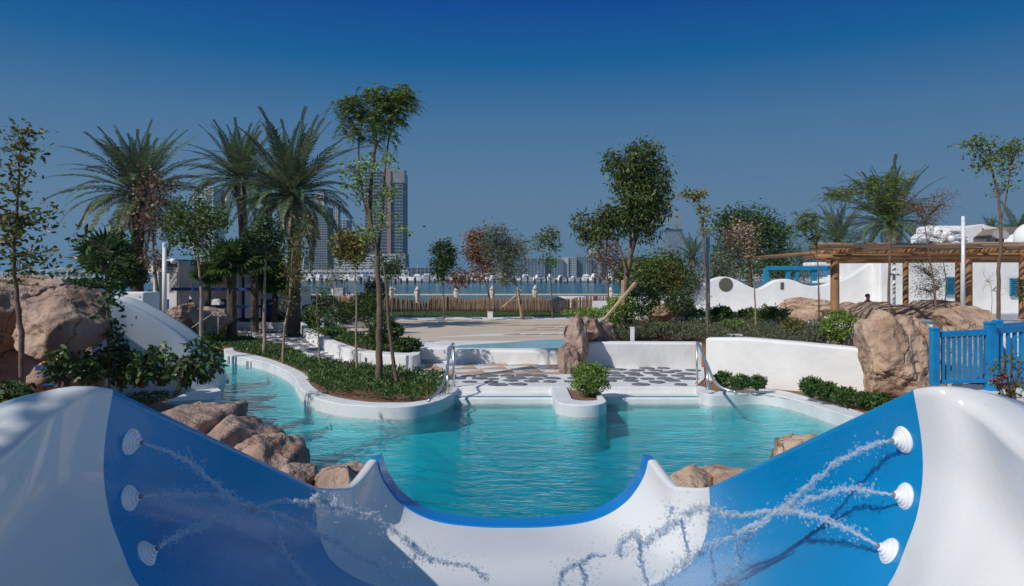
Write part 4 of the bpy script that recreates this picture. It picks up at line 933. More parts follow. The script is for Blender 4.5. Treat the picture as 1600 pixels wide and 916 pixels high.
# date palm fronds: three droops, shared between palms
def frond_mesh(L, bend, seed, k=58, ll=.42, m=L_PALM):
    rg = np.random.RandomState(seed); t = np.linspace(0, 1, 15); ang = -bend * t ** 1.6
    dx = np.cos(ang); dz = np.sin(ang); X_ = np.concatenate([[0], np.cumsum(dx[:-1])]) / 14 * L; Z_ = np.concatenate([[0], np.cumsum(dz[:-1])]) / 14 * L
    tj = np.linspace(.10, .99, k); xs_ = np.interp(tj, t, X_); zs_ = np.interp(tj, t, Z_); an = np.interp(tj, t, ang)
    prof = np.sin(np.clip(tj * 1.05 + .12, 0, 1) * np.pi) ** .55 * (1 - .35 * tj); out = []
    for s in (1, -1):
        ln = ll * np.maximum(prof, .2) * rg.uniform(.85, 1.1, k); fw = rg.uniform(.62, .85, k); upv = rg.uniform(.05, .42, k)
        T = np.stack([np.cos(an), np.zeros(k), np.sin(an)], 1); Nn = np.stack([-np.sin(an), np.zeros(k), np.cos(an)], 1); S = np.array([[0, s, 0.]])
        U = unit(T * fw[:, None] + S + Nn * upv[:, None]); w = .0078 * unit(np.cross(U, Nn)); C = np.stack([xs_, np.zeros(k), zs_], 1)
        tip = C + U * ln[:, None] + np.array([0, 0, -1]) * (ln * .18)[:, None]; md = C + U * (ln * .5)[:, None]
        out.append((np.stack([C, md + w, tip, md - w], 1).reshape(-1, 3), np.arange(4 * k).reshape(-1, 4)))
    n_ = 15; w = np.linspace(.011, .002, n_); a = np.stack([X_, w, Z_], 1); b_ = np.stack([X_, -w, Z_], 1); c = np.stack([X_, 0 * w, Z_ - w], 1)
    V = np.concatenate([a, b_, c]); f = [(i, i + 1, n_ + i + 1, n_ + i) for i in range(n_ - 1)] + [(n_ + i, n_ + i + 1, 2 * n_ + i + 1, 2 * n_ + i) for i in range(n_ - 1)]
    out.append((V, np.array(f))); V, Q = join(out); me = mesh_of('frond', (V, Q)); me.materials.append(m); return me
FR = [frond_mesh(1, .5, 1, ll=.165), frond_mesh(1, .9, 2, ll=.17), frond_mesh(1, 1.3, 3, ll=.165), frond_mesh(1, 1.8, 4, ll=.16)]
for me in FR: pass
FRD = [frond_mesh(1, 1.2, 5, m=L_PALMD, ll=.12), frond_mesh(1, 1.7, 6, m=L_PALMD, ll=.11)]
# (meshes are one metre long; objects scale them, leaflets thicken with the scale)
def palm(label, trunk, r0, d, L, n_=46, seed=1, base_z=None, lo=-26, group='date palms', boots=True, dead=5, name='date_palm'):
    rg = random.Random(seed); tp = curve_pts(trunk, d)
    if base_z is not None: tp[0].z = base_z
    o = thing(name, label, 'palm tree', tuple(tp[0]), group=group); sp_ = smooth_line(tp, 10); Ln = len(sp_)
    mb = MB().tube(sp_, [r0 * (1.15 - .2 * i / Ln) * (1 + .10 * (i % 2)) for i in range(Ln)], 12); part('trunk', mb, M_PALMBARK, o, smooth=False)
    top = sp_[-1]; bt = MB()
    for k in range(70):
        th = k * 2.4; h = rg.uniform(-1.1, .15) * (1 if boots else .3); dr = Vector((math.cos(th), math.sin(th), .9)).normalized(); b_ = top + Vector((math.cos(th), math.sin(th), 0)) * r0 * .8 + Vector((0, 0, h))
        bt.bar(b_, b_ + dr * rg.uniform(.18, .34), .07, .03)
    part('frond_stubs', bt, M_PALMBARK, o)
    w0 = Vector(o.location)
    for k in range(n_ + dead):
        isd = k >= n_; f = k / n_ if not isd else 1.0
        el = R(86 - (86 - lo) * f ** .85 + rg.uniform(-7, 7)) if not isd else R(lo - rg.uniform(5, 30)); az = k * 2.39996 + rg.uniform(-.2, .2)
        me = (FR[0] if f < .3 else FR[1] if f < .6 else FR[2] if f < .88 else FR[3]) if not isd else FRD[k % 2]
        fo = bpy.data.objects.new('frond', me); COL.objects.link(fo); fo.parent = o
        fo.location = top + Vector((math.cos(az), math.sin(az), 0)) * r0 * .5 + Vector((0, 0, .1 - .35 * f)) - w0
        fo.rotation_euler = (rg.uniform(-.3, .3), -el, az); s_ = L * rg.uniform(.78, 1.12) * (.8 if isd else 1) * (1.0 if f > .12 else .85); fo.scale = (s_, s_, s_)
    return o
def fan_leaf(k=22, seed=1):
    rg = np.random.RandomState(seed); out = []
    th = np.linspace(-2.3, 2.3, k); D = np.stack([np.cos(th), np.sin(th), -.18 * np.abs(th)], 1); D = unit(D); S = np.stack([-np.sin(th), np.cos(th), 0 * th], 1)
    a = D * .02; m_ = D * .55; t = D * 1.0 * rg.uniform(.85, 1.05, (k, 1)); t[:, 2] -= .12
    V = np.stack([a, m_ + S * .065, t, m_ - S * .065], 1).reshape(-1, 3) + np.array([.55, 0, 0]); out.append((V, np.arange(4 * k).reshape(-1, 4)))
    V = np.array([[0, .012, 0], [0, -.012, 0], [.6, -.012, 0], [.6, .012, 0.]]); out.append((V, np.array([[0, 1, 2, 3]])))
    me = mesh_of('fan_leaf', join(out)); me.materials.append(L_FAN); return me
FAN = [fan_leaf(22, 1), fan_leaf(20, 2)]
def fanpalm(label, trunk, r0, d, L, n_=22, seed=1, base_z=None):
    rg = random.Random(seed); tp = curve_pts(trunk, d)
    if base_z is not None: tp[0].z = base_z
    o = thing('fan_palm', label, 'palm tree', tuple(tp[0]), group='small fan palms'); sp_ = smooth_line(tp, 6)
    part('trunk', MB().tube(sp_, [r0 * (1.2 - .3 * i / len(sp_)) * (1 + .12 * (i % 2)) for i in range(len(sp_))], 10), M_PALMBARK, o)
    for k in range(n_):
        f = k / n_; el = R(80 - 110 * f + rg.uniform(-8, 8)); az = k * 2.4; fo = bpy.data.objects.new('fan_leaf', FAN[k % 2]); COL.objects.link(fo); fo.parent = o
        fo.location = sp_[-1] - Vector(o.location); fo.rotation_euler = (rg.uniform(-.4, .4), -el, az); s_ = L * rg.uniform(.8, 1.1); fo.scale = (s_, s_, s_)
    return o

# --- ground cover beds (one mass each)
def cover(poly, z, h, n_, L, W, m, label, name='ground_cover', up=.9, margin=.04, lump=1.4, cat='ground cover'):
    xs_ = [p[0] for p in poly]; ys_ = [p[1] for p in poly]; k = int(n_ * 2.5)
    x = rs.uniform(min(xs_), max(xs_), k); y = rs.uniform(min(ys_), max(ys_), k); ok = inpoly_np(x, y, poly); x = x[ok][:n_]; y = y[ok][:n_]
    hh = np.array([.55 + .55 * (noise.noise(Vector((a * lump, b_ * lump, z))) + .5 * noise.noise(Vector((a * lump * 2.7, b_ * lump * 2.7, 4)))) for a, b_ in zip(x, y)])
    hh = np.clip(hh, .12, 1.1) * (h if not callable(h) else np.array([h(a, b_) for a, b_ in zip(x, y)])); zz = z + hh * rs.uniform(.15, 1, len(x)) ** .6
    C = np.stack([x, y, zz], 1); o = part(name, leafquads(C, L, W, up=up), m); tag(o, label, cat, kind='stuff'); return o
def inset(poly, c, k): return [(c[0] + (p[0] - c[0]) * k, c[1] + (p[1] - c[1]) * k) for p in poly]
cover(p1poly, KZ - .02, lambda x, y: .40 if y < 15.5 else max(.16, .40 - (y - 15.5) * .06), 52000, .105, .036, L_HEDGE, 'dense low green leafy ground cover filling the long bed inside the curving kerb')
cover(p2poly, .56, .34, 20000, .10, .035, L_HEDGE, 'dense dark green ground cover filling the middle raised bed')
cover([(-7.0, 13.2), (-6.9, 15.2), (-7.5, 16.6), (-9, 18.8), (-10.4, 21.5), (-11.6, 20), (-9, 15.6), (-8.2, 12.8)], .2, .16, 5000, .08, .03, L_HEDGE, 'sparse low leaves on the soil below the white slide flank')
cover([G2(240, 520, .2), G2(345, 541, .2), G2(352, 520, .2), G2(340, 512, .2), G2(250, 505, .2)], .22, .6, 14000, .11, .04, L_GREEN, 'mixed green shrubs around the thin metal rail left of the stone path')
cover([G2(352, 505, .3), G2(470, 505, .3), G2(470, 492, .3), G2(350, 492, .3)], .3, .55, 16000, .14, .06, L_DARK, 'dark green hedge between the white kiosk and the far path kerb')
hb1 = [(2.2, 18.5), (5.0, 20.7), (7.3, 16.2), (9.0, 15.0), (10.5, 17.5), (12, 21), (11, 26), (7, 27), (4, 25), (2.4, 21.5)]
cover([(2.3, 19.4), (4.9, 20.1), (5.8, 18.2), (7.7, 17.6), (9.6, 21.2), (9.4, 23.5), (6.5, 23.4), (4, 22.6), (2.6, 20.8)], .80, .72, 42000, .085, .022, L_OLIVE, 'grey green lavender-like low shrubs behind the low white wall', lump=2.6)
cover([G2(1215, 498, 1.0), G2(1340, 530, .9), G2(1255, 532, .82), G2(1120, 524, .82)], .8, .55, 12000, .075, .022, L_OLIVE, 'grey green low shrubs behind the taller white wall', lump=2.2)
# --- bushes as individuals
BN = [0]
def bush(px, py, w, h, d, label, m=L_GREEN, n_=1400, L=.09, W=.035, up=.5, cat='shrub', name='shrub', stems=9, group=None, flat=.8, z=None):
    if group and 'slide flank' in group: n_ = int(n_ * .5)
    c = P(px, py, d); 
    if z is not None: c.z = z
    rw = w / 2 / F * d; hh = h / F * d; o = thing(name, label, cat, tuple(c), group=group)
    u = unit(rs.normal(size=(n_, 3))) * rs.uniform(.25, 1, (n_, 1)) ** .45; u *= (1 + .22 * np.sin(u[:, :1] * 7 + px) * np.cos(u[:, 2:] * 6))
    C = np.array(c) + np.array([0, 0, hh * .55]) + u * np.array([rw, rw * flat, hh * .5]); C[:, 2] = np.maximum(C[:, 2], c.z + .03)
    part('foliage', leafhex(C, L, W, up=up if not (group and 'slide flank' in group) else -.7), m, o)
    sm_ = MB()
    for k in range(stems):
        e = Vector(C[rnd.randrange(n_)]); sm_.tube([c + Vector((rnd.gauss(0, rw * .15), rnd.gauss(0, rw * .15), 0)), (c + e) / 2 + Vector((0, 0, .04)), e], [.012, .009, .004], 5, cap=False)
    part('stems', sm_, M_BARK, o, smooth=True); return o
bush(922, 621, 62, 52, 14.75, 'bright green bush filling the small white planter in the pool', L_FRESH, 5200, .055, .024, 1.0, z=.17)
gb = 'shrubs behind the low white wall'
for i, (px, py, w, h, d, mm, lb, nl, L) in enumerate([
 (968, 515, 56, 50, 20.8, L_FRESH, 'bright green shrub at the foot of the big tree by the timber stake', 2600, .09),
 (1003, 500, 62, 52, 22.5, L_GREEN, 'green shrub right of the timber stake', 2600, .09),
 (1060, 498, 55, 42, 25, L_DARK, 'dark shrub in front of the white totem', 2000, .09),
 (1092, 514, 50, 30, 23, L_GREEN, 'mid green shrub at the foot of the galvanised pole', 1800, .08),
 (1128, 510, 44, 30, 23, L_DARK, 'dark leafy shrub right of the galvanised pole', 1800, .11),
 (1205, 516, 56, 36, 22.5, L_GREEN, 'leafy shrub below the flat topped rock, left of the pergola', 2400, .11),
 (1170, 514, 40, 30, 23.5, L_GREEN, 'leafy shrub below the slotted part of the white wall', 1600, .11),
 (1312, 538, 60, 52, 17.5, L_FRESH, 'pale green tall shrub behind the right end of the white wall', 1900, .085),
 (1285, 536, 40, 38, 18.2, L_OLIVE, 'grey green shrub left of the pale green tall shrub', 1500, .06),
 (1040, 470, 60, 62, 28, L_MIXED, 'tall loose shrub behind the bed, right of the big tree', 3000, .12),
 (1005, 462, 60, 60, 31, L_OLIVE, 'tall olive shrub behind the big tree trunk', 2600, .12),
 (985, 455, 60, 50, 36, L_DARK, 'dark bushy mass behind the stake at the fence end', 2400, .14),
 (1072, 470, 46, 50, 34, L_OLIVE, 'olive bush left of the wavy white wall', 2400, .14),
 (925, 500, 44, 18, 30, L_FRESH, 'low pale green shrub at the lawn edge before the stick fence', 1100, .10),
 (895, 494, 34, 10, 36, L_FRESH, 'tiny pale shrub right of the split rock on the lawn', 500, .10),
 (1030, 526, 34, 22, 20.6, L_GREEN, 'low green mound in the grey shrubs just right of the white bollard', 1300, .07),
 (1068, 526, 36, 20, 20.8, L_OLIVE, 'rounded grey-green mound left of the galvanised pole foot', 1500, .06),
 (1145, 524, 40, 24, 20.2, L_FRESH, 'fresh green mound among the grey shrubs above the wall corner', 1500, .07),
 (1240, 528, 38, 26, 19.2, L_MIXED, 'loose yellowish green shrub below the feathery sapling', 1300, .08),
]): bush(px, py, w, h, d, lb, mm, nl, L, L * .4, group=gb)
for i, (px, py, w, h, d, lb) in enumerate([(1130, 606, 28, 24, 15.2, 'first small shrub by the right handrail foot'), (1158, 609, 34, 20, 14.9, 'middle small shrub at the corner of the white wall'), (1184, 610, 24, 20, 14.8, 'small shrub left of the garden spotlight')]):
    bush(px, py, w, h, d, lb, L_HEDGE, 900, .08, .03, .9, group='small shrubs at the foot of the white wall')
for i, (px, py, w, h, d, lb) in enumerate([(1268, 622, 34, 30, 13.8, 'first of the low shrubs along the right wall, nearest the spotlight'), (1292, 628, 34, 28, 13.5, 'second low shrub along the right wall'), (1320, 635, 34, 26, 13.2, 'third low shrub along the right wall'), (1350, 640, 30, 24, 13.0, 'low shrub at the left foot of the tall tan boulder'), (1378, 645, 34, 28, 12.8, 'low shrub at the right foot of the tall tan boulder')]):
    bush(px, py, w, h, d, lb, L_HEDGE, 1100, .09, .032, .9, group='low shrubs along the right pool bank')
# leafy stems below the slide flank
for i, (px, py, w, h, d, lb, n_, L) in enumerate([(190, 606, 44, 72, 12.6, 'leafy shrub with broad dark leaves in front of the white slide flank', 520, .15), (222, 606, 50, 60, 12.2, 'low broad-leaved shrub in the middle of the bed under the slide flank', 560, .14), (252, 603, 44, 66, 12.6, 'open leafy shrub right of centre under the slide flank', 380, .14), (318, 600, 60, 74, 12.4, 'tall leafy shrub overhanging the pool kerb at the tip of the slide flank', 560, .15), (285, 604, 50, 50, 12.3, 'shrub with drooping leaves left of the kerb tip', 380, .14), (95, 604, 44, 60, 11.2, 'shrub with narrow leaves in front of the rock wall grille', 420, .14), (20, 640, 60, 46, 8.2, 'dark low shrub at the left picture edge behind the slide shoulder', 500, .12), (140, 600, 34, 40, 11.6, 'small shrub beside the beige box', 260, .14)]):
    bush(px, py, w, h, d, lb, L_DARK if i != 2 else L_GREEN, n_, L, L * .42, .1, group='leafy shrubs below the rock wall and slide flank', stems=14)
for i, (px, py, w, h, d, lb) in enumerate([(600, 545, 60, 50, 20.5, 'tall dark shrub on the middle bed behind the tall tree stem'), (572, 505, 56, 48, 26, 'dark shrub by the splash pool behind the tall tree'), (540, 508, 60, 36, 27, 'dark spreading shrub right of the small white wall'), (489, 515, 28, 34, 24, 'dark shrub at the left tip of the middle bed'), (588, 480, 40, 44, 32, 'loose shrub near the person by the fence'), (635, 552, 44, 22, 19.6, 'round dark shrub at the right tip of the middle bed'), (505, 497, 60, 36, 33, 'dark bushes behind the small white wall')]):
    bush(px, py, w, h, d, lb, L_DARK, 1900, .11, .045, .3, group='dark shrubs around the middle bed')
for i, (px, w, h, lb) in enumerate([(130, 110, 14, 'long clipped dark hedge behind the rock wall'), (200, 60, 50, 'dark bushy growth at the foot of the first date palm')]):
    bush(px, 452, w, h, 24, lb, L_DARK, 3600, .14, .06, .2)
# flowers at right
fb = bush(1576, 628, 66, 74, 10.8, 'sparse bush with crimson flowers in front of the blue fence', L_MIXED, 300, .06, .03, .3, stems=18)
cf = np.array([[*P(rnd.uniform(1545, 1570), rnd.uniform(585, 600), 10.8)] for _ in range(8)] + [[*P(rnd.uniform(1560, 1598), rnd.uniform(596, 640), 10.8)] for _ in range(6)])
B = np.repeat(cf, 7, 0) + rs.normal(0, .012, (len(cf) * 7, 3)); part('flowers', leafquads(B, .045, .035, up=.4), L_FLOWER, fb)

# --- palms
palm('tall date palm on the left with brown dried creeper over its trunk', [(215, 468), (214, 420), (216, 360), (217, 298)], .22, 30, 3.4, 66, 3, base_z=.2)
palm('date palm in the middle of the left trio, partly behind its neighbours', [(383, 470), (382, 420), (379, 340), (374, 275)], .20, 35, 3.2, 62, 5, base_z=.2)
palm('date palm nearest the tall feathery tree, with widely arching drooping fronds', [(458, 490), (459, 440), (460, 370), (455, 300)], .25, 29, 3.5, 70, 8, base_z=.2, lo=-26)
palm('date palm behind the rustic pergola, right one of the pair', [(1393, 440), (1391, 380), (1390, 345)], .2, 46, 4.2, 48, 11, base_z=1.0, group='palms behind the pergola', lo=-20)
palm('date palm behind the rustic pergola, left one of the pair', [(1312, 440), (1310, 400), (1310, 372)], .2, 52, 3.3, 36, 12, base_z=1.0, group='palms behind the pergola', lo=-20)
palm('far palm top peeking over the white roofs at the right picture edge', [(1594, 400), (1594, 370)], .2, 60, 3.2, 26, 13, group='palms behind the pergola', lo=0)
palm('small palm crown behind the white roof blocks', [(1550, 380), (1550, 362)], .15, 55, 1.6, 22, 14, group='palms behind the pergola', lo=10)
palm('distant palm left of the dark umbrella-shaped tree', [(1082, 440), (1082, 400)], .2, 60, 2.6, 26, 15, group='palms behind the pergola', lo=-10)
fanpalm('fan palm in front of the white kiosk columns', [(362, 500), (362, 450), (363, 412)], .16, 27, .82, 24, 1, .2)
fanpalm('dark fan palm between the kiosk and the middle date palm', [(398, 500), (398, 440), (397, 405)], .14, 31, .85, 20, 2, .2)
fanpalm('fan palm leaning over the kiosk roof left of the stone path', [(326, 470), (325, 440), (324, 430)], .1, 29, .6, 14, 3, .2)
fanpalm('low fan palm behind the slide flank beside the first date palm', [(170, 460), (170, 440), (168, 410)], .12, 27, .95, 18, 4, .2)
fanpalm('low fan palm in the dark planting left of the third date palm', [(428, 500), (430, 470), (430, 440)], .12, 33, .95, 20, 5, .2)

# --- trees
tree('thin leafy young tree at the left picture edge in front of the rock wall', [(36, 600), (33, 540), (27, 470), (22, 400), (26, 340), (30, 260)], .04, 9.5,
     [(35, 210, 26, 12, 9), (28, 245, 26, 22, 10), (22, 290, 26, 20, 9), (10, 340, 30, 30, 14), (40, 350, 34, 26, 14), (15, 385, 30, 30, 14), (60, 400, 22, 18, 7), (35, 420, 28, 20, 10), (78, 335, 12, 5, 4)], L_MIXED, (.11, .05), 7, .10, base_z=.3, twig=.004)
tree('slender sapling with big drooping leaves right of the rock wall', [(172, 600), (169, 550), (168, 500), (166, 440), (160, 400)], .022, 12.3,
     [(166, 380, 34, 22, 14), (160, 420, 30, 22, 14), (172, 465, 14, 20, 7), (165, 520, 16, 20, 9), (166, 560, 22, 20, 12)], L_DARK, (.16, .075), 8, .12, base_z=.25, droop=.5, twig=.004, attach=.2)
tree('tree smothered in dry brown curled leaves in front of the first date palm', [(248, 505), (246, 460), (240, 400), (238, 330)], .07, 24,
     [(240, 300, 20, 28, 18), (240, 350, 20, 30, 22), (243, 400, 14, 28, 14), (212, 290, 10, 18, 4), (262, 300, 10, 20, 4)], L_DRY, (.14, .09), 11, .20, base_z=.2, droop=.6)
tree('round leafy tree left of the white kiosk with pale thin trunk', [(313, 510), (315, 470), (312, 430), (308, 385)], .065, 21,
     [(300, 335, 34, 24, 34), (325, 350, 24, 26, 24), (285, 360, 26, 24, 22), (318, 385, 26, 20, 18)], L_GREEN, (.13, .07), 18, .17, M_PALEBARK, base_z=.2)
tree('small dark round-crowned tree rising from the long hedge bed', [(413, 533), (413, 480), (414, 430), (416, 395)], .06, 22,
     [(404, 370, 20, 18, 20), (424, 378, 18, 18, 20), (412, 352, 16, 10, 10), (432, 395, 12, 10, 8)], L_DARK, (.13, .075), 20, .14, M_PALEBARK, base_z=.2)
tree('creeper-covered leafy stem standing in front of the third date palm', [(442, 560), (444, 520), (452, 470), (455, 420), (458, 385)], .04, 20,
     [(466, 385, 18, 26, 20), (462, 430, 20, 26, 24), (450, 470, 12, 20, 8), (478, 360, 16, 16, 8)], L_MIXED, (.12, .06), 9, .14, M_PALEBARK, base_z=.2, attach=.3)
tree('tall two-stemmed tree with a feathery umbrella crown high above the hedge bed', [(593, 600), (592, 540), (594, 480), (588, 400), (578, 330), (583, 260), (590, 200)], .085, 15.8,
     [(600, 150, 30, 14, 26), (562, 168, 34, 18, 28), (625, 165, 28, 20, 26), (585, 205, 34, 20, 26), (536, 165, 18, 14, 10), (635, 145, 16, 12, 12), (605, 185, 26, 18, 18), (548, 200, 16, 16, 8)], L_GREEN, style='feather', base_z=.2,
     extra_trunks=[([(622, 610), (614, 560), (607, 500), (603, 440), (594, 390)], 0, .05), ([(590, 400), (598, 330), (602, 260), (612, 185)], .1, .04), ([(586, 380), (568, 310), (560, 240), (566, 190)], .1, .035)], attach=.6, nfr=5, fl=.30, fk=9, fll=.075, flw=.028, bark=M_BARK)
tree('leafy sucker growth halfway up the tall two-stemmed tree', [(590, 400), (578, 340), (566, 300), (560, 270)], .02, 15.6,
     [(550, 270, 24, 24, 18), (590, 255, 26, 16, 14), (600, 300, 20, 16, 12), (560, 300, 18, 14, 10), (600, 340, 18, 16, 8), (628, 360, 8, 10, 3), (575, 365, 18, 12, 7)], L_FRESH, (.11, .055), 7, .10, name='creeper', cat='creeper', twig=.004, attach=.3)
tree('yellow-green young tree on the hedge bed left of the tall tree stems', [(558, 585), (556, 540), (557, 480), (555, 430), (552, 400)], .035, 17.5,
     [(540, 380, 20, 18, 22), (562, 375, 16, 16, 16), (550, 400, 22, 14, 14), (530, 398, 10, 10, 6)], L_YELLOW, (.11, .06), 15, .11, M_PALEBARK, base_z=.22)
tree('thin bare-looking sapling in the hedge bed left of the yellow-green tree', [(500, 572), (498, 530), (495, 480), (497, 440)], .022, 19,
     [(496, 490, 16, 18, 14), (490, 520, 12, 14, 8), (505, 455, 16, 14, 8)], L_GREEN, (.08, .035), 14, .12, M_PALEBARK, base_z=.22, attach=.3)
tree('thin sapling rising from the middle bed near the fence', [(521, 523), (521, 490), (521, 460), (520, 435)], .02, 24, [(520, 425, 24, 14, 12), (512, 445, 18, 12, 8)], L_OLIVE, (.09, .04), 12, .16, M_PALEBARK, base_z=.5)
tree('tiny palm-like dark tree seen between the tall tree stems', [(612, 500), (612, 460), (611, 430)], .04, 36, [(608, 412, 20, 14, 20), (614, 425, 16, 12, 12)], L_DARK, (.2, .08), 16, .22, base_z=.2)
tree('small dark egg-shaped tree standing alone on the lawn', [(694, 500), (693, 470), (692, 440), (692, 420)], .05, 40, [(692, 392, 15, 14, 30), (688, 415, 14, 16, 26), (698, 405, 12, 16, 18), (684, 432, 8, 8, 6)], L_DARK, (.2, .10), 20, .2, base_z=.25)
tree('rust-brown dead-leaved tree on the lawn', [(762, 495), (764, 465), (758, 440), (752, 420)], .06, 40, [(745, 378, 14, 18, 26), (752, 400, 18, 18, 30), (738, 392, 10, 14, 12), (758, 425, 14, 12, 10), (725, 432, 18, 10, 12), (712, 440, 12, 6, 6)], L_BROWN, (.22, .09), 20, .22, base_z=.25, droop=.5)
tree('large olive-grey wispy tree leaning left, propped by two timber stakes', [(818, 500), (814, 475), (808, 450), (800, 420)], .08, 39, [(775, 368, 16, 14, 22), (782, 392, 22, 20, 36), (800, 410, 20, 24, 34), (790, 430, 22, 16, 22), (806, 388, 12, 16, 14), (765, 380, 10, 14, 8)], L_OLIVE, (.24, .055), 22, .26, base_z=.25)
tree('small sparse tree with two leafy clumps right of the propped tree', [(863, 495), (862, 460), (860, 430), (858, 400)], .04, 40, [(845, 375, 12, 16, 14), (862, 368, 10, 12, 12), (868, 382, 8, 10, 6), (858, 408, 14, 8, 8)], L_GREEN, (.2, .09), 14, .18, base_z=.25, extra_trunks=[([(862, 445), (850, 410), (846, 380)], 0, .02)])
tree('big tree with drooping green and yellow leaves and a thick brown trunk', [(974, 535), (974, 490), (978, 440), (985, 400), (992, 370)], .13, 21,
     [(1005, 235, 26, 14, 22), (985, 262, 26, 20, 34), (1020, 268, 24, 20, 30), (998, 300, 36, 20, 46), (1028, 312, 18, 20, 18), (980, 335, 26, 18, 22), (1010, 345, 28, 14, 16), (935, 345, 22, 14, 16), (920, 360, 14, 10, 8), (950, 330, 14, 10, 8), (956, 245, 10, 8, 6), (905, 340, 12, 6, 5)],
     L_BIG, (.20, .055), 20, .20, base_z=.8, droop=1.1, extra_trunks=[([(984, 405), (1000, 350), (1010, 290)], .1, .06), ([(980, 430), (965, 380), (940, 350)], -.1, .05), ([(986, 400), (985, 340), (988, 270)], 0, .055)], attach=.4)
tree('dry greyish sapling left of the big drooping tree', [(953, 500), (951, 460), (948, 420)], .05, 26, [(945, 385, 20, 16, 18), (955, 410, 24, 18, 22), (935, 405, 14, 16, 10), (950, 430, 22, 10, 10)], L_DRY, (.13, .05), 14, .18, base_z=.8)
tree('thin tall sapling with a small yellowish tuft at the top, beside the grey pole', [(1106, 528), (1105, 480), (1102, 420), (1097, 350), (1092, 318)], .035, 19.5, [(1078, 306, 13, 8, 8), (1094, 305, 12, 8, 8), (1098, 325, 10, 10, 6), (1100, 345, 6, 10, 4), (1103, 365, 5, 8, 3)], L_YELLOW, (.11, .055), 11, .08, base_z=.82, attach=.6)
tree('sapling with dry beige leaves left of the dark umbrella-shaped tree centre', [(1182, 530), (1180, 480), (1177, 430), (1170, 390)], .03, 20.5, [(1160, 360, 20, 14, 18), (1145, 375, 20, 12, 16), (1172, 378, 12, 14, 10), (1165, 400, 18, 8, 8)], L_BEIGE, (.10, .06), 12, .13, base_z=.82, bark=M_PALEBARK)
tree('wide dark umbrella-shaped tree behind the wavy white wall', [(1170, 450), (1172, 425), (1170, 395)], .25, 48, [(1165, 345, 40, 16, 46), (1195, 365, 36, 18, 46), (1140, 355, 30, 14, 30), (1150, 385, 40, 16, 34), (1205, 395, 30, 18, 30), (1180, 415, 44, 16, 30), (1215, 425, 20, 14, 14), (1125, 400, 20, 12, 12)], L_DARK, (.26, .12), 26, .42, base_z=1.0)
tree('feathery-leaved sapling left of the first pergola post', [(1281, 545), (1280, 490), (1279, 430), (1276, 385)], .03, 18.5, [(1262, 345, 22, 12, 12), (1280, 360, 16, 14, 8), (1250, 360, 14, 12, 6), (1275, 335, 12, 8, 5)], L_GREEN, style='feather', base_z=.82, attach=.75, nfr=3, fl=.45, fk=10, fll=.10, flw=.03, bark=M_BARK)
tree('tall feathery-leaved tree rising through the pergola between its posts', [(1390, 512), (1389, 460), (1390, 400), (1392, 340), (1390, 290)], .045, 19.5, [(1385, 285, 30, 14, 18), (1340, 295, 36, 14, 16), (1400, 310, 22, 22, 14), (1360, 320, 30, 16, 12), (1310, 300, 20, 10, 7), (1395, 345, 20, 20, 8), (1295, 298, 12, 8, 3)], L_GREEN, style='feather', base_z=1.2, attach=.6, nfr=4, fl=.42, fk=9, fll=.10, flw=.032, bark=M_BARK)
tree('grey v-shaped sapling with tiny leaves, right of the pergola palms', [(1465, 520), (1460, 450), (1452, 400), (1445, 350)], .03, 18, [(1430, 325, 16, 10, 14), (1462, 322, 16, 12, 14), (1446, 340, 20, 14, 18), (1475, 308, 10, 8, 6), (1420, 310, 10, 6, 5)], L_DRY, (.05, .03), 16, .13, base_z=1.2, attach=.7)
tree('tall slim tree at the right picture edge with small leafy tufts', [(1561, 500), (1560, 440), (1564, 370), (1560, 310), (1548, 260), (1535, 235)], .045, 16, [(1525, 225, 22, 9, 10), (1548, 240, 20, 12, 10), (1535, 258, 18, 8, 6), (1580, 240, 18, 14, 10), (1575, 265, 14, 10, 5), (1592, 228, 12, 12, 5), (1566, 300, 8, 20, 4)], L_GREEN, (.11, .05), 11, .10, base_z=1.2, attach=.5, extra_trunks=[([(1563, 350), (1572, 310), (1580, 260)], 0, .022)])
tree('grey-leaved bushy sapling standing against the white house wall', [(1462, 500), (1460, 470), (1458, 440)], .03, 24, [(1455, 430, 22, 20, 34), (1448, 455, 20, 18, 24), (1440, 415, 20, 14, 14), (1468, 450, 14, 16, 12)], L_OLIVE, (.07, .03), 12, .16, base_z=1.1, twig=.008)
tree('bushy sapling with pale dry twigs over the white roof rubble', [(1475, 520), (1478, 440), (1470, 390)], .02, 22, [(1460, 380, 24, 18, 22), (1485, 375, 18, 18, 16)], L_DRY, (.07, .03), 8, .16, base_z=1.1)
tree('small yellowish shrub tree at the right picture edge by the shutter', [(1598, 500), (1598, 460)], .02, 17, [(1596, 450, 10, 12, 10)], L_YELLOW, (.08, .05), 9, .08, base_z=1.1)
for i, (px, lb) in enumerate([(1122, 'olive tree crown rising behind the shrubs left of the wavy wall'), (1050, 'loose dark tree in the gap left of the far control tower'), (1020, 'grey green tree behind the big tree right branches'), (1225, 'green tree crown behind the blue pergola'), (1255, 'round green tree right of the dark umbrella-shaped tree')]):
    d = [36, 30, 28, 55, 60][i]; y = [425, 425, 430, 420, 412][i]
    tree(lb, [(px, 470), (px + 1, 450), (px, y + 8)], .09, d, [(px - 8, y, 20, 20, 26), (px + 12, y + 8, 18, 20, 24), (px, y - 16, 14, 12, 12)], [L_OLIVE, L_DARK, L_GREEN, L_GREEN, L_DARK][i], (.2, .08), 18, .3, base_z=.9)
tree('bare twiggy pale shrub tree in front of the white house wall', [(1548, 505), (1550, 470), (1548, 440)], .012, 21, [(1540, 440, 20, 20, 8), (1555, 450, 16, 16, 6)], L_DRY, (.03, .02), 2, .05, base_z=1.2, bark=M_PALEBARK)
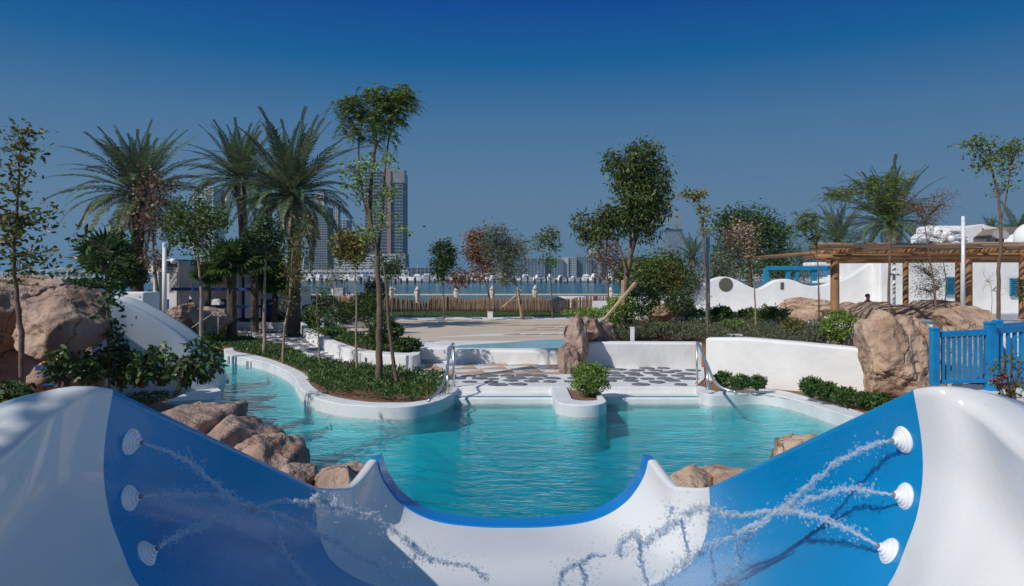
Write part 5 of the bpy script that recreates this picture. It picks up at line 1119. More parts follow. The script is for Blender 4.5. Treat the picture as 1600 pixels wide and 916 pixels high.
# the tree off to the left whose shade dapples the slide
def wp(x, z, y=-1.1): return (800 + x / y * F, HZ - (z - CH) / y * F)
def wb(x, z, rx, rz, n_, y=-1.1): return (*wp(x, z), rx / y * F, rz / y * F, n_)
tree('broad shade tree standing left of the slide beyond the picture edge', [wp(-6.4, .2), wp(-6.2, 2.5), wp(-5.9, 4.6)], .16, -1.1, [wb(-5.3, 6.2, 1.0, .6, 26), wb(-6.6, 5.9, 1.1, .6, 24)], L_DARK, (.15, .08), 22, .22, base_z=.2)

# ================================================================== STRUCTURES IN THE MIDDLE DISTANCE
# stick fence: every stick a part
sf = thing('stick_fence', 'long palisade of brown sticks between the lawn and the sea', 'fence', (-2, 48.5, .2))
ftop = [(452, 478), (480, 478), (500, 474), (530, 462), (560, 466), (600, 464), (640, 467), (652, 472), (668, 471), (672, 464), (700, 463), (730, 467), (760, 465), (800, 466), (830, 463), (850, 466), (880, 468), (920, 462), (960, 463)]
smh = []
for i in range(6):
    r_ = .045 + .01 * (i % 3); pts = [Vector((rnd.gauss(0, .008), rnd.gauss(0, .008), z)) for z in (0, .35, .7, 1.0)]; pts[0] = Vector((0, 0, 0))
    me = mesh_of('stick', MB().tube(pts, [r_, r_ * .95, r_, r_ * .8], 6)); me.materials.append(M_FENCESTICK); me.polygons.foreach_set('use_smooth', [True] * len(me.polygons)); smh.append(me)
NS = 236
for i in range(NS):
    px = 466 + (962 - 466) * i / (NS - 1) + rnd.uniform(-.3, .3); d = 48.5 + .8 * math.sin(px * .02); yt = np.interp(px, [a for a, _ in ftop], [b_ for _, b_ in ftop]) + rnd.uniform(-.9, 1.3)
    b_ = P(px, 489, d); b_.z = .2; t = P(px, yt, d); o = bpy.data.objects.new('stick', rnd.choice(smh)); COL.objects.link(o); o.parent = sf
    o.location = b_ - Vector(sf.location); o.scale = (rnd.uniform(.8, 1.3), 1, t.z - b_.z); o.rotation_euler = (rnd.gauss(0, .02), rnd.gauss(0, .02), rnd.uniform(0, 6))
for z in (.5, 1.0):
    part('rail', MB().tube([P(466 + k * 62, 489, 48.6 + .8 * math.sin((466 + k * 62) * .02)).to_2d().to_3d() + Vector((0, .08, z)) for k in range(9)], .03, 6), M_FENCESTICK, sf)
# the fence continues behind the shrubs on the left
tag(part('screen_fence', MB().box(P(432, 478, 50) + Vector((0, 0, -.4)), (3.2, .1, 1.5)), M_FENCESTICK), 'short plain wooden screen behind the date palm at the left end of the stick fence', 'fence')
# closed parasols
def parasol(px, y0, y1, d, label, proto=[None]):
    if proto[0] is None:
        o = thing('closed_parasol', label, 'parasol', (0, 0, 0), group='closed beige parasols beyond the stick fence')
        part('pole', MB().tube([(0, 0, 0), (0, 0, 2.3)], .03, 8), M_WHITEP, o)
        m_ = MB(); prof = [(.05, .75), (.17, .85), (.13, 1.1), (.12, 1.35), (.16, 1.6), (.2, 1.85), (.13, 2.05), (.03, 2.2)]; m_.lathe(prof, 14)
        m_.v = [(x * (1 + .25 * math.sin(5 * math.atan2(y, x) + z)), y * (1 + .25 * math.sin(5 * math.atan2(y, x) + z)), z) for x, y, z in m_.v]; part('canopy', m_, M_CANVAS, o, smooth=True)
        part('top_vent', MB().lathe([(.24, 1.98), (.12, 2.12), (.02, 2.28)], 10), M_CANVAS, o, smooth=True); proto[0] = o; cpy = o
    else: cpy = dup(proto[0], (0, 0, 0), label=label)
    t = P(px, y0, d); cpy.location = (t.x, t.y, t.z - 2.3 * 1.05); cpy.scale = (1.05,) * 3; cpy.rotation_euler = (0, 0, px)
for px, y0, d, lb in [(652, 447, 56, 'closed beige parasol over the dip in the stick fence'), (612, 446, 60, 'closed parasol just right of the tall tree stems'), (713, 448, 58, 'closed beige parasol beside the rust-brown tree'), (769, 446, 56, 'closed beige parasol left of the timber stakes'), (836, 445, 54, 'closed beige parasol right of the propped tree'), (954, 448, 54, 'closed parasol behind the dry sapling near the fence end')]: parasol(px, y0, 0, d, lb)
# timber stakes
def stake(a, b_, w, label): tag(part('stake', MB().bar(a, b_, w, w * .7), M_PLANK, bevel=.006), label, 'stake', 'timber tree stakes')
stake(P(973, 540, 20.6), P(973, 438, 20.6), .085, 'upright square timber stake beside the big drooping tree'); stake(P(918, 530, 19.9), P(993, 442, 20.4), .10, 'long timber prop leaning right against the big drooping tree')
stake(P(814, 497, 38.5), P(808, 449, 38.5), .09, 'steep timber prop of the olive-grey tree on the lawn'); stake(P(785, 480, 38.8), P(815, 453, 38.6), .09, 'slanting timber prop of the olive-grey tree on the lawn')
# white ground bollards
def bollard(px, y0, y1, d, w, label): tag(part('bollard', MB().box((P(px, y0, d) + P(px, y1, d)) / 2, (w, w, (y1 - y0) / F * d)).box(P(px, y0, d) + Vector((0, 0, .01)), (w * 1.1, w * 1.1, .04)), M_WHITEP, bevel=.008), label, 'bollard', 'small white ground bollards')
bollard(988, 513, 535, 19.6, .11, 'small white bollard light behind the low white wall'); bollard(766, 488, 499, 38, .28, 'short white bollard at the lawn edge before the stick fence'); bollard(561, 553, 571, 19, .09, 'thin white bollard post at the path edge beside the tall tree'); bollard(504, 498, 514, 26, .12, 'white post at the end of the small white wall'); bollard(1148, 524, 528, 19, .3, 'low white ground light on the taller wall terrace')
tag(part('small_wall', MB().box(P(516, 500, 30), (.9, .25, .5)).ball(P(527, 484, 30), .16, 2), M_PLASTER, bevel=.04), 'small white wall end with a rounded knob left of the splash pool', 'wall')
# lamp and camera poles
def pole(px, y0, y1, d, r, m, label, extra=None, cat='pole'):
    o = thing('pole', label, cat, tuple(P(px, y1, d))); part('shaft', MB().tube([P(px, y1, d), P(px, y0, d)], [r, r * .9], 12), m, o, smooth=True)
    part('cap', MB().lathe([(r * .98, 0), (r * .98, .10), (r * .5, .13)], 12, None, P(px, y0, d)), M_WHITEP, o, auto=40)
    if extra: extra(o, d)
    return o
def cam_head(px, py, side):
    def f(o, d):
        c = P(px, py, d); part('bracket', MB().bar(c, c + Vector((.22 * side, 0, .02)), .04, .04), M_WHITEP, o); part('camera_dome', MB().lathe([(.02, .06), (.09, .04), (.09, -.04), (.06, -.09), (.01, -.11)], 14, None, c + Vector((.24 * side, 0, 0))), M_WHITEP, o, smooth=True)
    return f
pole(257, 386, 508, 20.5, .065, M_WHITEP, 'white camera pole in front of the kiosk on the left', cam_head(258, 407, 1))
pole(1106, 370, 530, 22.5, .075, M_GREYPOLE, 'galvanised grey pole with a white cap behind the right garden wall')
pole(1505, 346, 490, 17.5, .046, M_WHITEP, 'white lamp pole with a small light in front of the rustic pergola', cam_head(1502, 372, -1))
def shower(o, d):
    for (dx, dz) in ((0, 1), (.14, .55), (-.14, .55), (0, .1)): 
        c = P(1397, 428, d) + Vector((dx, 0, dz * .35 - .2)); part('shower_head', MB().lathe([(.02, .04), (.06, 0), (.05, -.03)], 10, None, c), M_GREYPOLE, o, auto=40)
    c = P(1397, 428, d); part('arm', MB().bar(c + Vector((-.22, 0, -.05)), c + Vector((.3, 0, -.05)), .03, .03), M_GREYPOLE, o)
pole(1397, 415, 492, 28, .06, M_WHITEP, 'white outdoor shower column against the white house wall', shower, 'shower')
# thin rail at the left rocks
tr_ = thing('handrail', 'thin dark metal rail in front of the pink rocks at the far path end', 'handrail', tuple(P(341, 520, 22)))
part('rail', MB().tube([P(300, 512, 22), P(318, 500, 22), P(338, 487, 22.5), P(342, 487, 22.6)], .016, 8), M_GREYPOLE, tr_, smooth=True)
for a in ((341, 522, 487), (312, 520, 504)): part('post', MB().tube([P(a[0], a[1], 22.5), P(a[0], a[2], 22.5)], .016, 8), M_GREYPOLE, tr_, smooth=True)

# white kiosk with blue rails on the left
ks = thing('kiosk', 'shaded white columned kiosk with dark blue rails behind the palms', 'pavilion', tuple(P(350, 492, 33)))
for i, (a, b_, y0, d) in enumerate([(243, 252, 425, 31), (268, 280, 416, 32), (303, 330, 416, 32), (366, 375, 420, 33), (385, 405, 424, 33)]):
    part('column', MB().box((P((a + b_) / 2, y0, d) + P((a + b_) / 2, 497, d)) / 2, ((b_ - a) / F * d, .45, (497 - y0) / F * d)), M_PLASTER, ks, bevel=.02)
part('column', MB().lathe([(.24, 0), (.22, 1.2), (.26, 2.3), (.3, 2.5)], 16, None, P(287, 495, 31.5)), M_PLASTER, ks, smooth=True, label='round tapering white column')
part('roof_beam', MB().box(P(290, 420, 32), (4.2, .5, .32)), M_PLASTER, ks, bevel=.02); part('roof_beam', MB().box(P(385, 428, 33.5), (2.6, .5, .3)), M_PLASTER, ks, bevel=.02)
part('roof_slab', MB().box(P(330, 424, 35), (6, 4.5, .2)), M_PLASTER, ks)
for k in range(9): part('roof_slat', MB().box(P(262 + k * 4.6, 412, 32.5), (.08, 1.6, .34)), M_CONC, ks)
for (a, b_, y0) in [(268, 408, 452), (300, 410, 479)]:
    part('rail', MB().box(P((a + b_) / 2, y0, 31.2), ((b_ - a) / F * 31.2, .08, .13)), M_NAVY, ks)
part('counter', MB().box(P(345, 482, 34.8), (5.2, .3, .9)), M_NAVY, ks)
part('rear_wall', MB().box(P(350, 455, 37), (7, .2, 2.6)), M_PLASTER, ks)
tag(part('sun_lounger', MB().box(P(337, 474, 30.8), (.55, .5, .12)).ball(P(337, 471, 30.8), (.25, .22, .12), 2), M_PLASTER, smooth=False), 'small white rounded stool inside the kiosk', 'stool'); bpy.data.objects['sun_lounger'].name = 'stool'
tot = thing('totem_sign', 'white totem board with a blue wave motif left of the stick fence', 'sign', tuple(P(479, 490, 32)))
part('board', MB().box(P(478, 470, 32), (.42, .12, 1.3)), M_WHITEP, tot, bevel=.01)
part('blue_motif', MB().prism([(P(472, 480, 31.92).x, 31.93), (P(485, 480, 31.92).x, 31.93), (P(485, 480, 31.92).x, 31.915), (P(472, 480, 31.92).x, 31.915)], P(478, 488, 31.92).z, [P(478, 478, 31.92).z, P(478, 474, 31.92).z, P(478, 474, 31.92).z, P(478, 478, 31.92).z]), M_NAVY, tot)
part('blue_arc', MB().tube([P(475 + k, 456 - 2 * math.sin(k / 8 * 3.1), 31.9) for k in range(8)], .012, 5), M_NAVY, tot)
tot = thing('totem_sign', 'white totem box with a blue lower half in the shrubs left of the wavy wall', 'sign', tuple(P(1050, 480, 31)))
part('board', MB().box(P(1050, 456, 31), (.34, .2, .8)), M_WHITEP, tot, bevel=.01); part('blue_base', MB().box(P(1050, 475, 31), (.38, .22, .45)), M_NAVY, tot, bevel=.01)
part('notice', MB().box(P(1046, 452, 30.89), (.08, .02, .12)), M_GREYPOLE, tot)
# lifeguard hut seen over the sea
lf = thing('lifeguard_tower', 'small dark lifeguard platform at the beach, left of the person', 'lifeguard tower', tuple(P(530, 478, 70)))
part('roof', MB().box(P(529, 439, 70), (1.6, 1.4, .1)), M_DARK, lf)
for k in (-1, 1):
    for y in (0, 1.1): part('leg', MB().tube([P(529, 476, 70) + Vector((k * .65, y, 0)), P(529, 440, 70) + Vector((k * .6, y, 0))], .05, 6), M_GREYPOLE, lf)
part('cabin', MB().box(P(529, 457, 70), (1.1, 1, .9)), M_GREYPOLE, lf)
tag(part('flag_board', MB().box(P(519, 456, 69.5), (.22, .1, .7)), M_WHITEP), 'narrow white board left of the lifeguard platform', 'board')
tag(part('float_line', MB().tube([P(470, 461.5, 140), P(600, 461.3, 140), P(850, 461, 140), P(1000, 461, 140)], .22, 6), mat('yellow_float', (.55, .48, .25), .6)), 'long pale yellow floating boom line across the sea', 'boom line')
yf = thing('gold_finial', 'small golden ornament behind the slide flank by the first palm', 'ornament', tuple(P(234, 470, 24))); part('ball', MB().ball(P(234, 463, 24), .13, 2).ball(P(234, 456, 24), .07, 2), mat('gold', (.6, .35, .05), .35, metal=.5), yf, smooth=True); part('stem', MB().tube([P(234, 476, 24), P(234, 464, 24)], .03, 8), M_WHITEP, yf)

# wavy white wall and white house
ww = [(1040, 480), (1052, 474), (1066, 468), (1080, 458), (1095, 447), (1110, 438), (1125, 433), (1138, 433), (1152, 438), (1170, 447), (1184, 451.5), (1196, 447), (1210, 439), (1225, 436), (1240, 438), (1255, 444), (1270, 447), (1285, 446), (1300, 442), (1316, 438), (1330, 431), (1345, 421), (1360, 412), (1380, 405), (1395, 402)]
d_ = 34; mb = MB(); pr = smooth_line([P(a, b_, d_) for a, b_ in ww], 4)
mb.vprism([(pr[0].x, .9)] + [(p.x, p.z) for p in pr] + [(pr[-1].x, .9)], 0, .5, (1, 0), (0, d_))
wv = tag(part('wavy_wall', mb, M_PLASTER2, bevel=.12, seg=3), 'wavy topped white wall left of the rustic pergola with a round hole', 'wall')
part('round_opening', MB().lathe([(.34, 0), (.34, .02), (.3, .03)], 20, Matrix.Rotation(R(90), 3, 'X'), P(1134, 445, d_)), mat('shadowed_opening', (.10, .10, .075), .9), wv)
part('slot_opening', MB().box(P(1222, 447, d_), (.16, .05, .34)), MATS['shadowed_opening'], wv)
hs_ = thing('white_house', 'long white plastered house with blue shutters behind the rustic pergola', 'house', tuple(P(1500, 490, 33)))
hp = smooth_line([P(a, b_, 33) for a, b_ in [(1380, 404), (1400, 402.5), (1440, 401), (1490, 404), (1540, 400), (1600, 397), (1700, 396)]], 4); mb = MB(); mb.vprism([(hp[0].x, .9)] + [(p.x, p.z) for p in hp] + [(hp[-1].x, .9)], .3, 5, (1, 0), (0, 33))
part('wall', mb, M_PLASTER2, hs_, bevel=.1, seg=3)
def shutter(px0, px1, y0, y1, d):
    c = P((px0 + px1) / 2, (y0 + y1) / 2, d); w = (px1 - px0) / F * d; h = (y1 - y0) / F * d; o = part('shutter', MB().box(c + Vector((-w / 2 + .03, 0, 0)), (.06, .06, h)).box(c + Vector((w / 2 - .03, 0, 0)), (.06, .06, h)).box(c + Vector((0, 0, h / 2)), (w, .06, .06)).box(c + Vector((0, 0, -h / 2)), (w, .06, .06)).box(c + Vector((0, .03, 0)), (w * .96, .02, h * .96)), M_BLUE2, hs_)
    for k in range(8): part('slat', MB().box(c + Vector((0, -.01, -h / 2 + h * (k + .7) / 8.4)), (w - .12, .04, h / 17)), M_BLUE2, o)
shutter(1478, 1493, 434, 460, 33.2); shutter(1578, 1604, 436, 462, 33.2)
# roofs above the house
gr_ = 'white roof masses behind the pergola'
rk = MB()
for k in range(170):
    c = P(rnd.uniform(1434, 1502), rnd.uniform(358, 392), rnd.uniform(39, 41)); 
    if c.z > P(1470, 352 + abs(1470 - (c.x / c.y * F + 800)) * .5, 40).z: continue
    rk.add(*[(lambda b_: ([tuple(Vector(v) + c) for v in b_.v], b_.f))(rockmesh((rnd.uniform(.25, .5), .35, rnd.uniform(.12, .26)), k, 2, 9, boxy=1.0))][0])
tag(part('rubble_parapet', rk, M_PLASTER), 'rough white rubble parapet over the rustic pergola roof', 'parapet', kind='stuff')
tag(part('roof_core', MB().box(P(1470, 375, 41.5), (2.3, 1.4, 1.6)), M_PLASTER, bevel=.2), 'solid white rounded mass behind the rubble parapet', 'roof')
for i, (pts, lb) in enumerate([([(1506, 388), (1506, 356), (1520, 352), (1536, 350), (1536, 365), (1522, 372), (1522, 388)], 'left angular white roof block behind the white lamp pole'), ([(1536, 350), (1548, 354), (1560, 356), (1560, 366), (1546, 365), (1536, 364)], 'overhanging white roof wing right of the angular block'), ([(1540, 388), (1540, 372), (1552, 368), (1560, 374), (1560, 388)], 'low white gable under the overhanging roof wing')]):
    m_ = MB(); pp_ = [P(a, b_, 40 + i * .2) for a, b_ in pts]; m_.vprism([(p.x, p.z) for p in pp_], 0, 2.5, (1, 0), (0, 40 + i * .2)); tag(part('roof_block', m_, M_PLASTER, bevel=.06), lb, 'roof', gr_)
th_ = thing('thatched_hut', 'grey thatched hut roof on dark posts at the top right behind the pergola', 'hut', tuple(P(1580, 385, 38)))
part('thatch', MB().vprism([(P(1562, 366, 38).x, P(1562, 366, 38).z), (P(1575, 355, 38).x, P(1575, 355, 38).z), (P(1640, 355, 38).x, P(1640, 355, 38).z), (P(1640, 370, 38).x, P(1640, 369, 38).z)], 0, 3, (1, 0), (0, 38)), M_THATCH, th_, bevel=.05)
part('shaded_room', MB().box(P(1605, 377, 39.5), (3.2, 1.6, .62)), M_GREYPOLE, th_)
for px in (1568, 1580, 1592): part('post', MB().box(P(px, 377, 38.4), (.08, .08, .7)), M_BARK, th_)
tag(part('dome', MB().ball(P(1605, 385, 35), (1.1, 1.1, .75), 4), M_PLASTER2, smooth=True), 'low white plaster dome at the right picture edge above the pergola', 'dome', gr_)
tag(part('dome', MB().ball(P(1612, 372, 34), (.75, .75, .75), 4), M_PLASTER2, smooth=True), 'smaller higher white dome at the right picture edge', 'dome', gr_)
for i, px in enumerate((1557, 1567)):
    fl_ = thing('floodlight', ['left grey floodlight above the pergola beams', 'right grey floodlight above the pergola beams, behind the slim tree'][i], 'floodlight', tuple(P(px, 368, 24)), group='pair of floodlights'); part('housing', MB().lathe([(.03, -.1), (.11, -.08), (.16, .08), (.15, .1)], 16, Matrix.Rotation(R(75), 3, 'X'), P(px, 368, 24)), M_GREYPOLE, fl_, auto=40); part('bracket', MB().box(P(px, 376, 24), (.05, .05, .4)), M_DARK, fl_)
# blue pergola in the back
bp_ = thing('blue_pergola', 'teal blue painted pergola frame behind the wavy white wall', 'pergola', tuple(P(1270, 440, 42)))
for px, y0, w in [(1197, 419, .5), (1231, 418, .42), (1245, 420, .3), (1272, 417, .5), (1343, 419, .45)]: part('post', MB().box((P(px, y0, 42) + P(px, 452, 42)) / 2, (w * .6, .25, 33 / F * 42)), M_BLUE2, bp_, bevel=.02)
part('beam', MB().box(P(1245, 419, 41.9), (3.6, .25, .24)), M_BLUE2, bp_, bevel=.02); part('beam', MB().box(P(1310, 419, 43), (3.2, .25, .28)), M_BLUE2, bp_, bevel=.02)
part('canopy', MB().box(P(1305, 413.5, 43.5), (3.4, 1.6, .26)), M_PLASTER, bp_, bevel=.08)
for k in range(7): part('roof_slat', MB().box(P(1275 + 9 * k, 422, 43.8), (.07, 2.4, .08)), M_BLUE2, bp_)
st_ = thing('step_blocks', 'low white rounded steps between the wavy wall and the blue pergola', 'steps', tuple(P(1300, 440, 37)))
for k in range(4): part('step', MB().box(P(1300 + 4 * k, 441 - 3 * k, 37 + k * .3), (1.9 - k * .25, .5, .12)), M_PLASTER, st_, bevel=.03)

# rustic pergola
pg = thing('rustic_pergola', 'rustic pergola of thick honey brown logs roofed with weathered sticks', 'pergola', tuple(P(1400, 490, 25)))
def logpost(px, y0, d, r, zb=1.0):
    t = P(px, y0, d); part('post', MB().tube([(t.x, t.y, zb), (t.x, t.y, (zb + t.z) / 2), tuple(t)], [r, r * .97, r * .95], 14), M_LOG, pg, auto=50)
logpost(1304.5, 393, 22.0, .135); logpost(1415, 402, 25.3, .10); logpost(1496.5, 407, 28.5, .10); logpost(1513, 393, 22.5, .12); logpost(1598, 398, 24, .12)
zr_ = 3.34
for y, r, x0, x1 in ((21.6, .09, 9.3, 24), (25.3, .085, 11.2, 24), (28.6, .08, 12.8, 24)):
    part('beam', MB().tube([(x0, y, zr_ - .04), ((x0 + x1) / 2, y, zr_), (x1, y, zr_)], r, 10), M_LOG, pg, smooth=True)
for x in (10.2, 12.2, 14.4, 16.4): part('cross_beam', MB().tube([(x, 20.6, zr_ + .14), (x + .1 * (x > 11), 29.6, zr_ + .14)], .075, 8), M_LOG, pg, smooth=True)
smesh = []
for i in range(5):
    pts = [Vector((x, rnd.gauss(0, .02), rnd.gauss(0, .02))) for x in np.linspace(0, 1, 9)]; me = mesh_of('roof_stick', MB().tube([Vector((p.x, 0, 0)) for p in pts], .5, 6)); V_ = [Vector(v.co) for v in me.vertices]
    for v in me.vertices: v.co.y += .5 * math.sin(v.co.x * 5 + i); v.co.z += .35 * math.sin(v.co.x * 7 + i * 2)
    me.materials.append(M_STICK); me.polygons.foreach_set('use_smooth', [True] * len(me.polygons)); smesh.append(me)
NSK = 66
for k in range(NSK):
    y = 20.4 + 9.4 * k / (NSK - 1); x0 = (1272 - 800) / F * y + rnd.uniform(-.15, .6); x = x0
    while x < 19:
        L_ = rnd.uniform(4.5, 6.5); r_ = rnd.uniform(.045, .078); o = bpy.data.objects.new('roof_stick', rnd.choice(smesh)); COL.objects.link(o); o.parent = pg
        o.location = Vector((x, y + rnd.uniform(-.02, .02), zr_ + .24 + rnd.uniform(0, .05) + (.02 if y < 21 else 0))) - Vector(pg.location); o.scale = (L_, r_, r_); o.rotation_euler = (0, rnd.gauss(0, .004), rnd.gauss(0, .008)); x += L_ * .97

# ================================================================== PEOPLE
def person(name_label, c, h, shirt, skin, pose, facing=0, legs=True):
    o = thing('person', name_label, 'person', tuple(c)); s_ = h / 1.75
    bm = bmesh.new(); J = {}
    def jt(k, x, y, z): J[k] = bm.verts.new((x * s_, y * s_, z * s_))
    if pose == 'stand':
        for k, v in dict(pel=(0, 0, .95), sp=(0, .01, 1.15), ch=(0, 0, 1.36), nk=(0, 0, 1.49), hd=(0, .01, 1.58), ht=(0, .01, 1.70), ls=(-.18, 0, 1.40), rs=(.18, 0, 1.40), le=(-.24, .02, 1.12), re=(.24, .02, 1.12), lh=(-.18, -.14, .95), rh=(.20, -.10, .93), lhp=(-.10, 0, .90), rhp=(.10, 0, .90), lk=(-.11, -.02, .5), rk=(.11, -.02, .5), la=(-.11, .02, .08), ra=(.11, .02, .08), lt=(-.12, -.15, .03), rt=(.12, -.15, .03)).items(): jt(k, *v)
    else:
        for k, v in dict(pel=(0, 0, .48), sp=(0, .02, .68), ch=(0, 0, .88), nk=(0, 0, 1.02), hd=(0, -.01, 1.11), ht=(0, -.01, 1.23), ls=(-.18, 0, .92), rs=(.18, 0, .92), le=(-.24, -.06, .66), re=(.24, -.06, .66), lh=(-.14, -.28, .56), rh=(.14, -.28, .56), lhp=(-.10, -.02, .46), rhp=(.10, -.02, .46), lk=(-.12, -.44, .48), rk=(.12, -.44, .48), la=(-.12, -.42, .08), ra=(.12, -.42, .08), lt=(-.12, -.56, .04), rt=(.12, -.56, .04)).items(): jt(k, *v)
    for a, b_ in [('pel', 'sp'), ('sp', 'ch'), ('ch', 'nk'), ('nk', 'hd'), ('hd', 'ht'), ('ch', 'ls'), ('ch', 'rs'), ('ls', 'le'), ('le', 'lh'), ('rs', 're'), ('re', 'rh'), ('pel', 'lhp'), ('pel', 'rhp'), ('lhp', 'lk'), ('lk', 'la'), ('la', 'lt'), ('rhp', 'rk'), ('rk', 'ra'), ('ra', 'rt')]: bm.edges.new((J[a], J[b_]))
    rad = dict(pel=.13, sp=.12, ch=.14, nk=.055, hd=.095, ht=.075, ls=.065, rs=.065, le=.045, re=.045, lh=.032, rh=.032, lhp=.10, rhp=.10, lk=.06, rk=.06, la=.042, ra=.042, lt=.035, rt=.035)
    names_ = list(J); me = bpy.data.meshes.new('body'); bm.to_mesh(me); bm.free(); me.materials.append(skin)
    b = bpy.data.objects.new('body', me); COL.objects.link(b); b.parent = o; md = b.modifiers.new('skin', 'SKIN'); sv_ = me.skin_vertices[0].data if me.skin_vertices else None
    if sv_ is None:
        bm = bmesh.new(); bm.from_mesh(me); bm.verts.layers.skin.verify(); bm.to_mesh(me); bm.free(); sv_ = me.skin_vertices[0].data
    for i, k in enumerate(names_): sv_[i].radius = (rad[k] * s_, rad[k] * s_ * (.75 if k in ('ch', 'sp', 'pel') else 1))
    sv_[0].use_root = True; b.modifiers.new('s', 'SUBSURF').levels = 2; b.modifiers['s'].render_levels = 2
    dz = .95 if pose == 'stand' else .48
    sh = MB().lathe([(.15 * s_, (dz - .02) * s_), (.165 * s_, (dz + .15) * s_), (.19 * s_, (dz + .33) * s_), (.20 * s_, (dz + .43) * s_), (.13 * s_, (dz + .50) * s_), (.07 * s_, (dz + .53) * s_)], 16); sh.v = [(x * 1.05, y * .72, z) for x, y, z in sh.v]
    for k in (-1, 1): sh.tube([(k * .15 * s_, 0, (dz + .45) * s_), (k * .21 * s_, .0, (dz + .37) * s_), (k * .235 * s_, 0, (dz + .22) * s_)], [.075 * s_, .07 * s_, .065 * s_], 10)
    me2 = mesh_of('shirt', sh); me2.materials.append(shirt); s2 = bpy.data.objects.new('shirt', me2); COL.objects.link(s2); s2.parent = o; me2.polygons.foreach_set('use_smooth', [True] * len(me2.polygons))
    hz_ = 1.665 if pose == 'stand' else 1.19
    hm = mesh_of('hair', MB().ball((0, .015 * s_, hz_ * s_), (.10 * s_, .11 * s_, .095 * s_), 2)); hm.materials.append(M_HAIR); ho = bpy.data.objects.new('hair', hm); COL.objects.link(ho); ho.parent = o
    if pose == 'stand':
        sk = MB()
        for k in (-1, 1): sk.tube([(k * .09 * s_, 0, .98 * s_), (k * .11 * s_, -.01, .72 * s_), (k * .11 * s_, -.01, .52 * s_)], [.12 * s_, .105 * s_, .095 * s_], 10)
        m3 = mesh_of('shorts', sk); m3.materials.append(M_CANVAS); o3 = bpy.data.objects.new('shorts', m3); COL.objects.link(o3); o3.parent = o
    o.rotation_euler = (0, 0, facing); return o
person('person in a pinkish striped shirt standing before the stick fence', (P(546, 489, 47).x, 47, .24), 1.42, M_PINKCLOTH, M_SKIN, 'stand', .3)
person('person with dark hair and a crimson shirt sitting behind the striped rocks', (P(1356, 480, 30).x, 30, P(1356, 461, 30).z - 1.19), 1.7, M_REDCLOTH, M_DSKIN, 'sit', .6)
bd = thing('bird', 'tiny dark bird flying in the sky right of the tower', 'bird', tuple(P(663, 354, 120)))
part('body', MB().ball(P(663, 354, 120), (.28, .12, .12), 2).add([tuple(P(663, 354, 120)), tuple(P(663, 354, 120) + Vector((-.1, .5, .15))), tuple(P(663, 354, 120) + Vector((.25, 0, 0)))], [(0, 1, 2)]).add([tuple(P(663, 354, 120)), tuple(P(663, 354, 120) + Vector((-.1, -.5, .2))), tuple(P(663, 354, 120) + Vector((.25, 0, 0)))], [(0, 1, 2)]), M_DARK, bd)

# ================================================================== THE FAR SHORE
struct(part('far_shore', MB().prism([(-700, 420), (600, 420), (900, 1600), (-1200, 1600)], -2, .3), M_CONCL))
tag(part('breakwater', MB().box(P(760, 441, 405) + Vector((0, 0, -.2)), (330, 6, 1.6)), M_CONC), 'long low grey breakwater in front of the marina', 'breakwater')
def building(px0, px1, py0, d, dep, nf, nc, label, body=M_GLASS, frame=M_CONC, slab=.9, col=.6, base=433, proud=.5, cat='building', extra=None, name='tower_building', rz=0):
    c = P((px0 + px1) / 2, base, d); w = (px1 - px0) / F * d; z1 = P(0, py0, d).z; z0 = 0; o = thing(name, label, cat, (c.x, d, 0)); h = z1 - z0
    part('facade', MB().box((c.x, d, (z0 + z1) / 2), (w - proud, dep - proud, h)), body, o)
    m_ = MB()
    for k in range(nf + 1): m_.box((c.x, d, z0 + h * k / nf), (w, dep, slab * h / nf * .38))
    part('floor_slabs', m_, frame, o, kind='stuff'); m_ = MB()
    for k in range(nc + 1):
        x = c.x - w / 2 + w * k / nc; m_.box((x, d - dep / 2 + .3, (z0 + z1) / 2), (w / nc * col * .3, .9, h))
    nd = max(2, int(dep / w * nc))
    for s_ in (-1, 1):
        for k in range(1, nd): m_.box((c.x + s_ * w / 2, d - dep / 2 + dep * k / nd, (z0 + z1) / 2), (.8, w / nc * col * .3, h))
    part('columns', m_, frame, o, kind='stuff')
    if extra: extra(o, c, w, z1, d, dep)
    return o
def crane(o, c, w, z1, d, dep):
    a = P(613, 285, d - dep / 2); part('hoist', MB().box((P(613, 345, d).x, d - dep / 2 - 1.4, (P(0, 272, d).z) / 2), (3.6, 2.4, P(0, 270, d).z)), M_RUST, o)
    part('crown_panels', MB().box((P(622, 0, d).x + 0, d - dep / 2 + 6, P(0, 279, d).z), (18, 14, 13)), M_CONC, o)
    part('crane_mast', MB().tube([P(606, 290, d), P(606, 262, d)], 1.2, 4), M_RUST, o); part('crane_jib', MB().tube([P(605, 268, d), P(614, 240, d), P(619, 222, d)], [1.1, .8, .8], 4), M_CONC, o)
    part('crane_tip', MB().box(P(619, 222, d), (1.8, 1.8, 7)), M_CONCL, o); part('crane_counterjib', MB().tube([P(606, 266, d), P(600, 271, d)], 1.2, 4), M_RUST, o)
building(576, 633, 272, 700, 34, 34, 13, 'tallest unfinished glass tower with a crane on top, above the sea', extra=crane, slab=.8, col=.35)
building(530, 602, 400, 660, 30, 10, 10, 'left podium block with bright floor bands below the tallest tower', frame=M_CONCL, slab=1.5, col=.5)
building(598, 622, 399, 658, 30, 8, 5, 'middle podium block with bright floor bands right below the tallest tower', frame=M_CONCL, slab=1.5)
building(620, 636, 398, 657, 26, 3, 2, 'narrow plain concrete end block beside the podium', body=M_CONC, slab=.5)
def topfin(o, c, w, z1, d, dep): part('core_top', MB().box((c.x, d, z1 + 8), (w * .5, dep * .5, 16)), M_CONCL, o)
building(488, 516, 325, 720, 26, 30, 7, 'slim tower with many balconies seen beside the third palm', extra=topfin, slab=1.2)
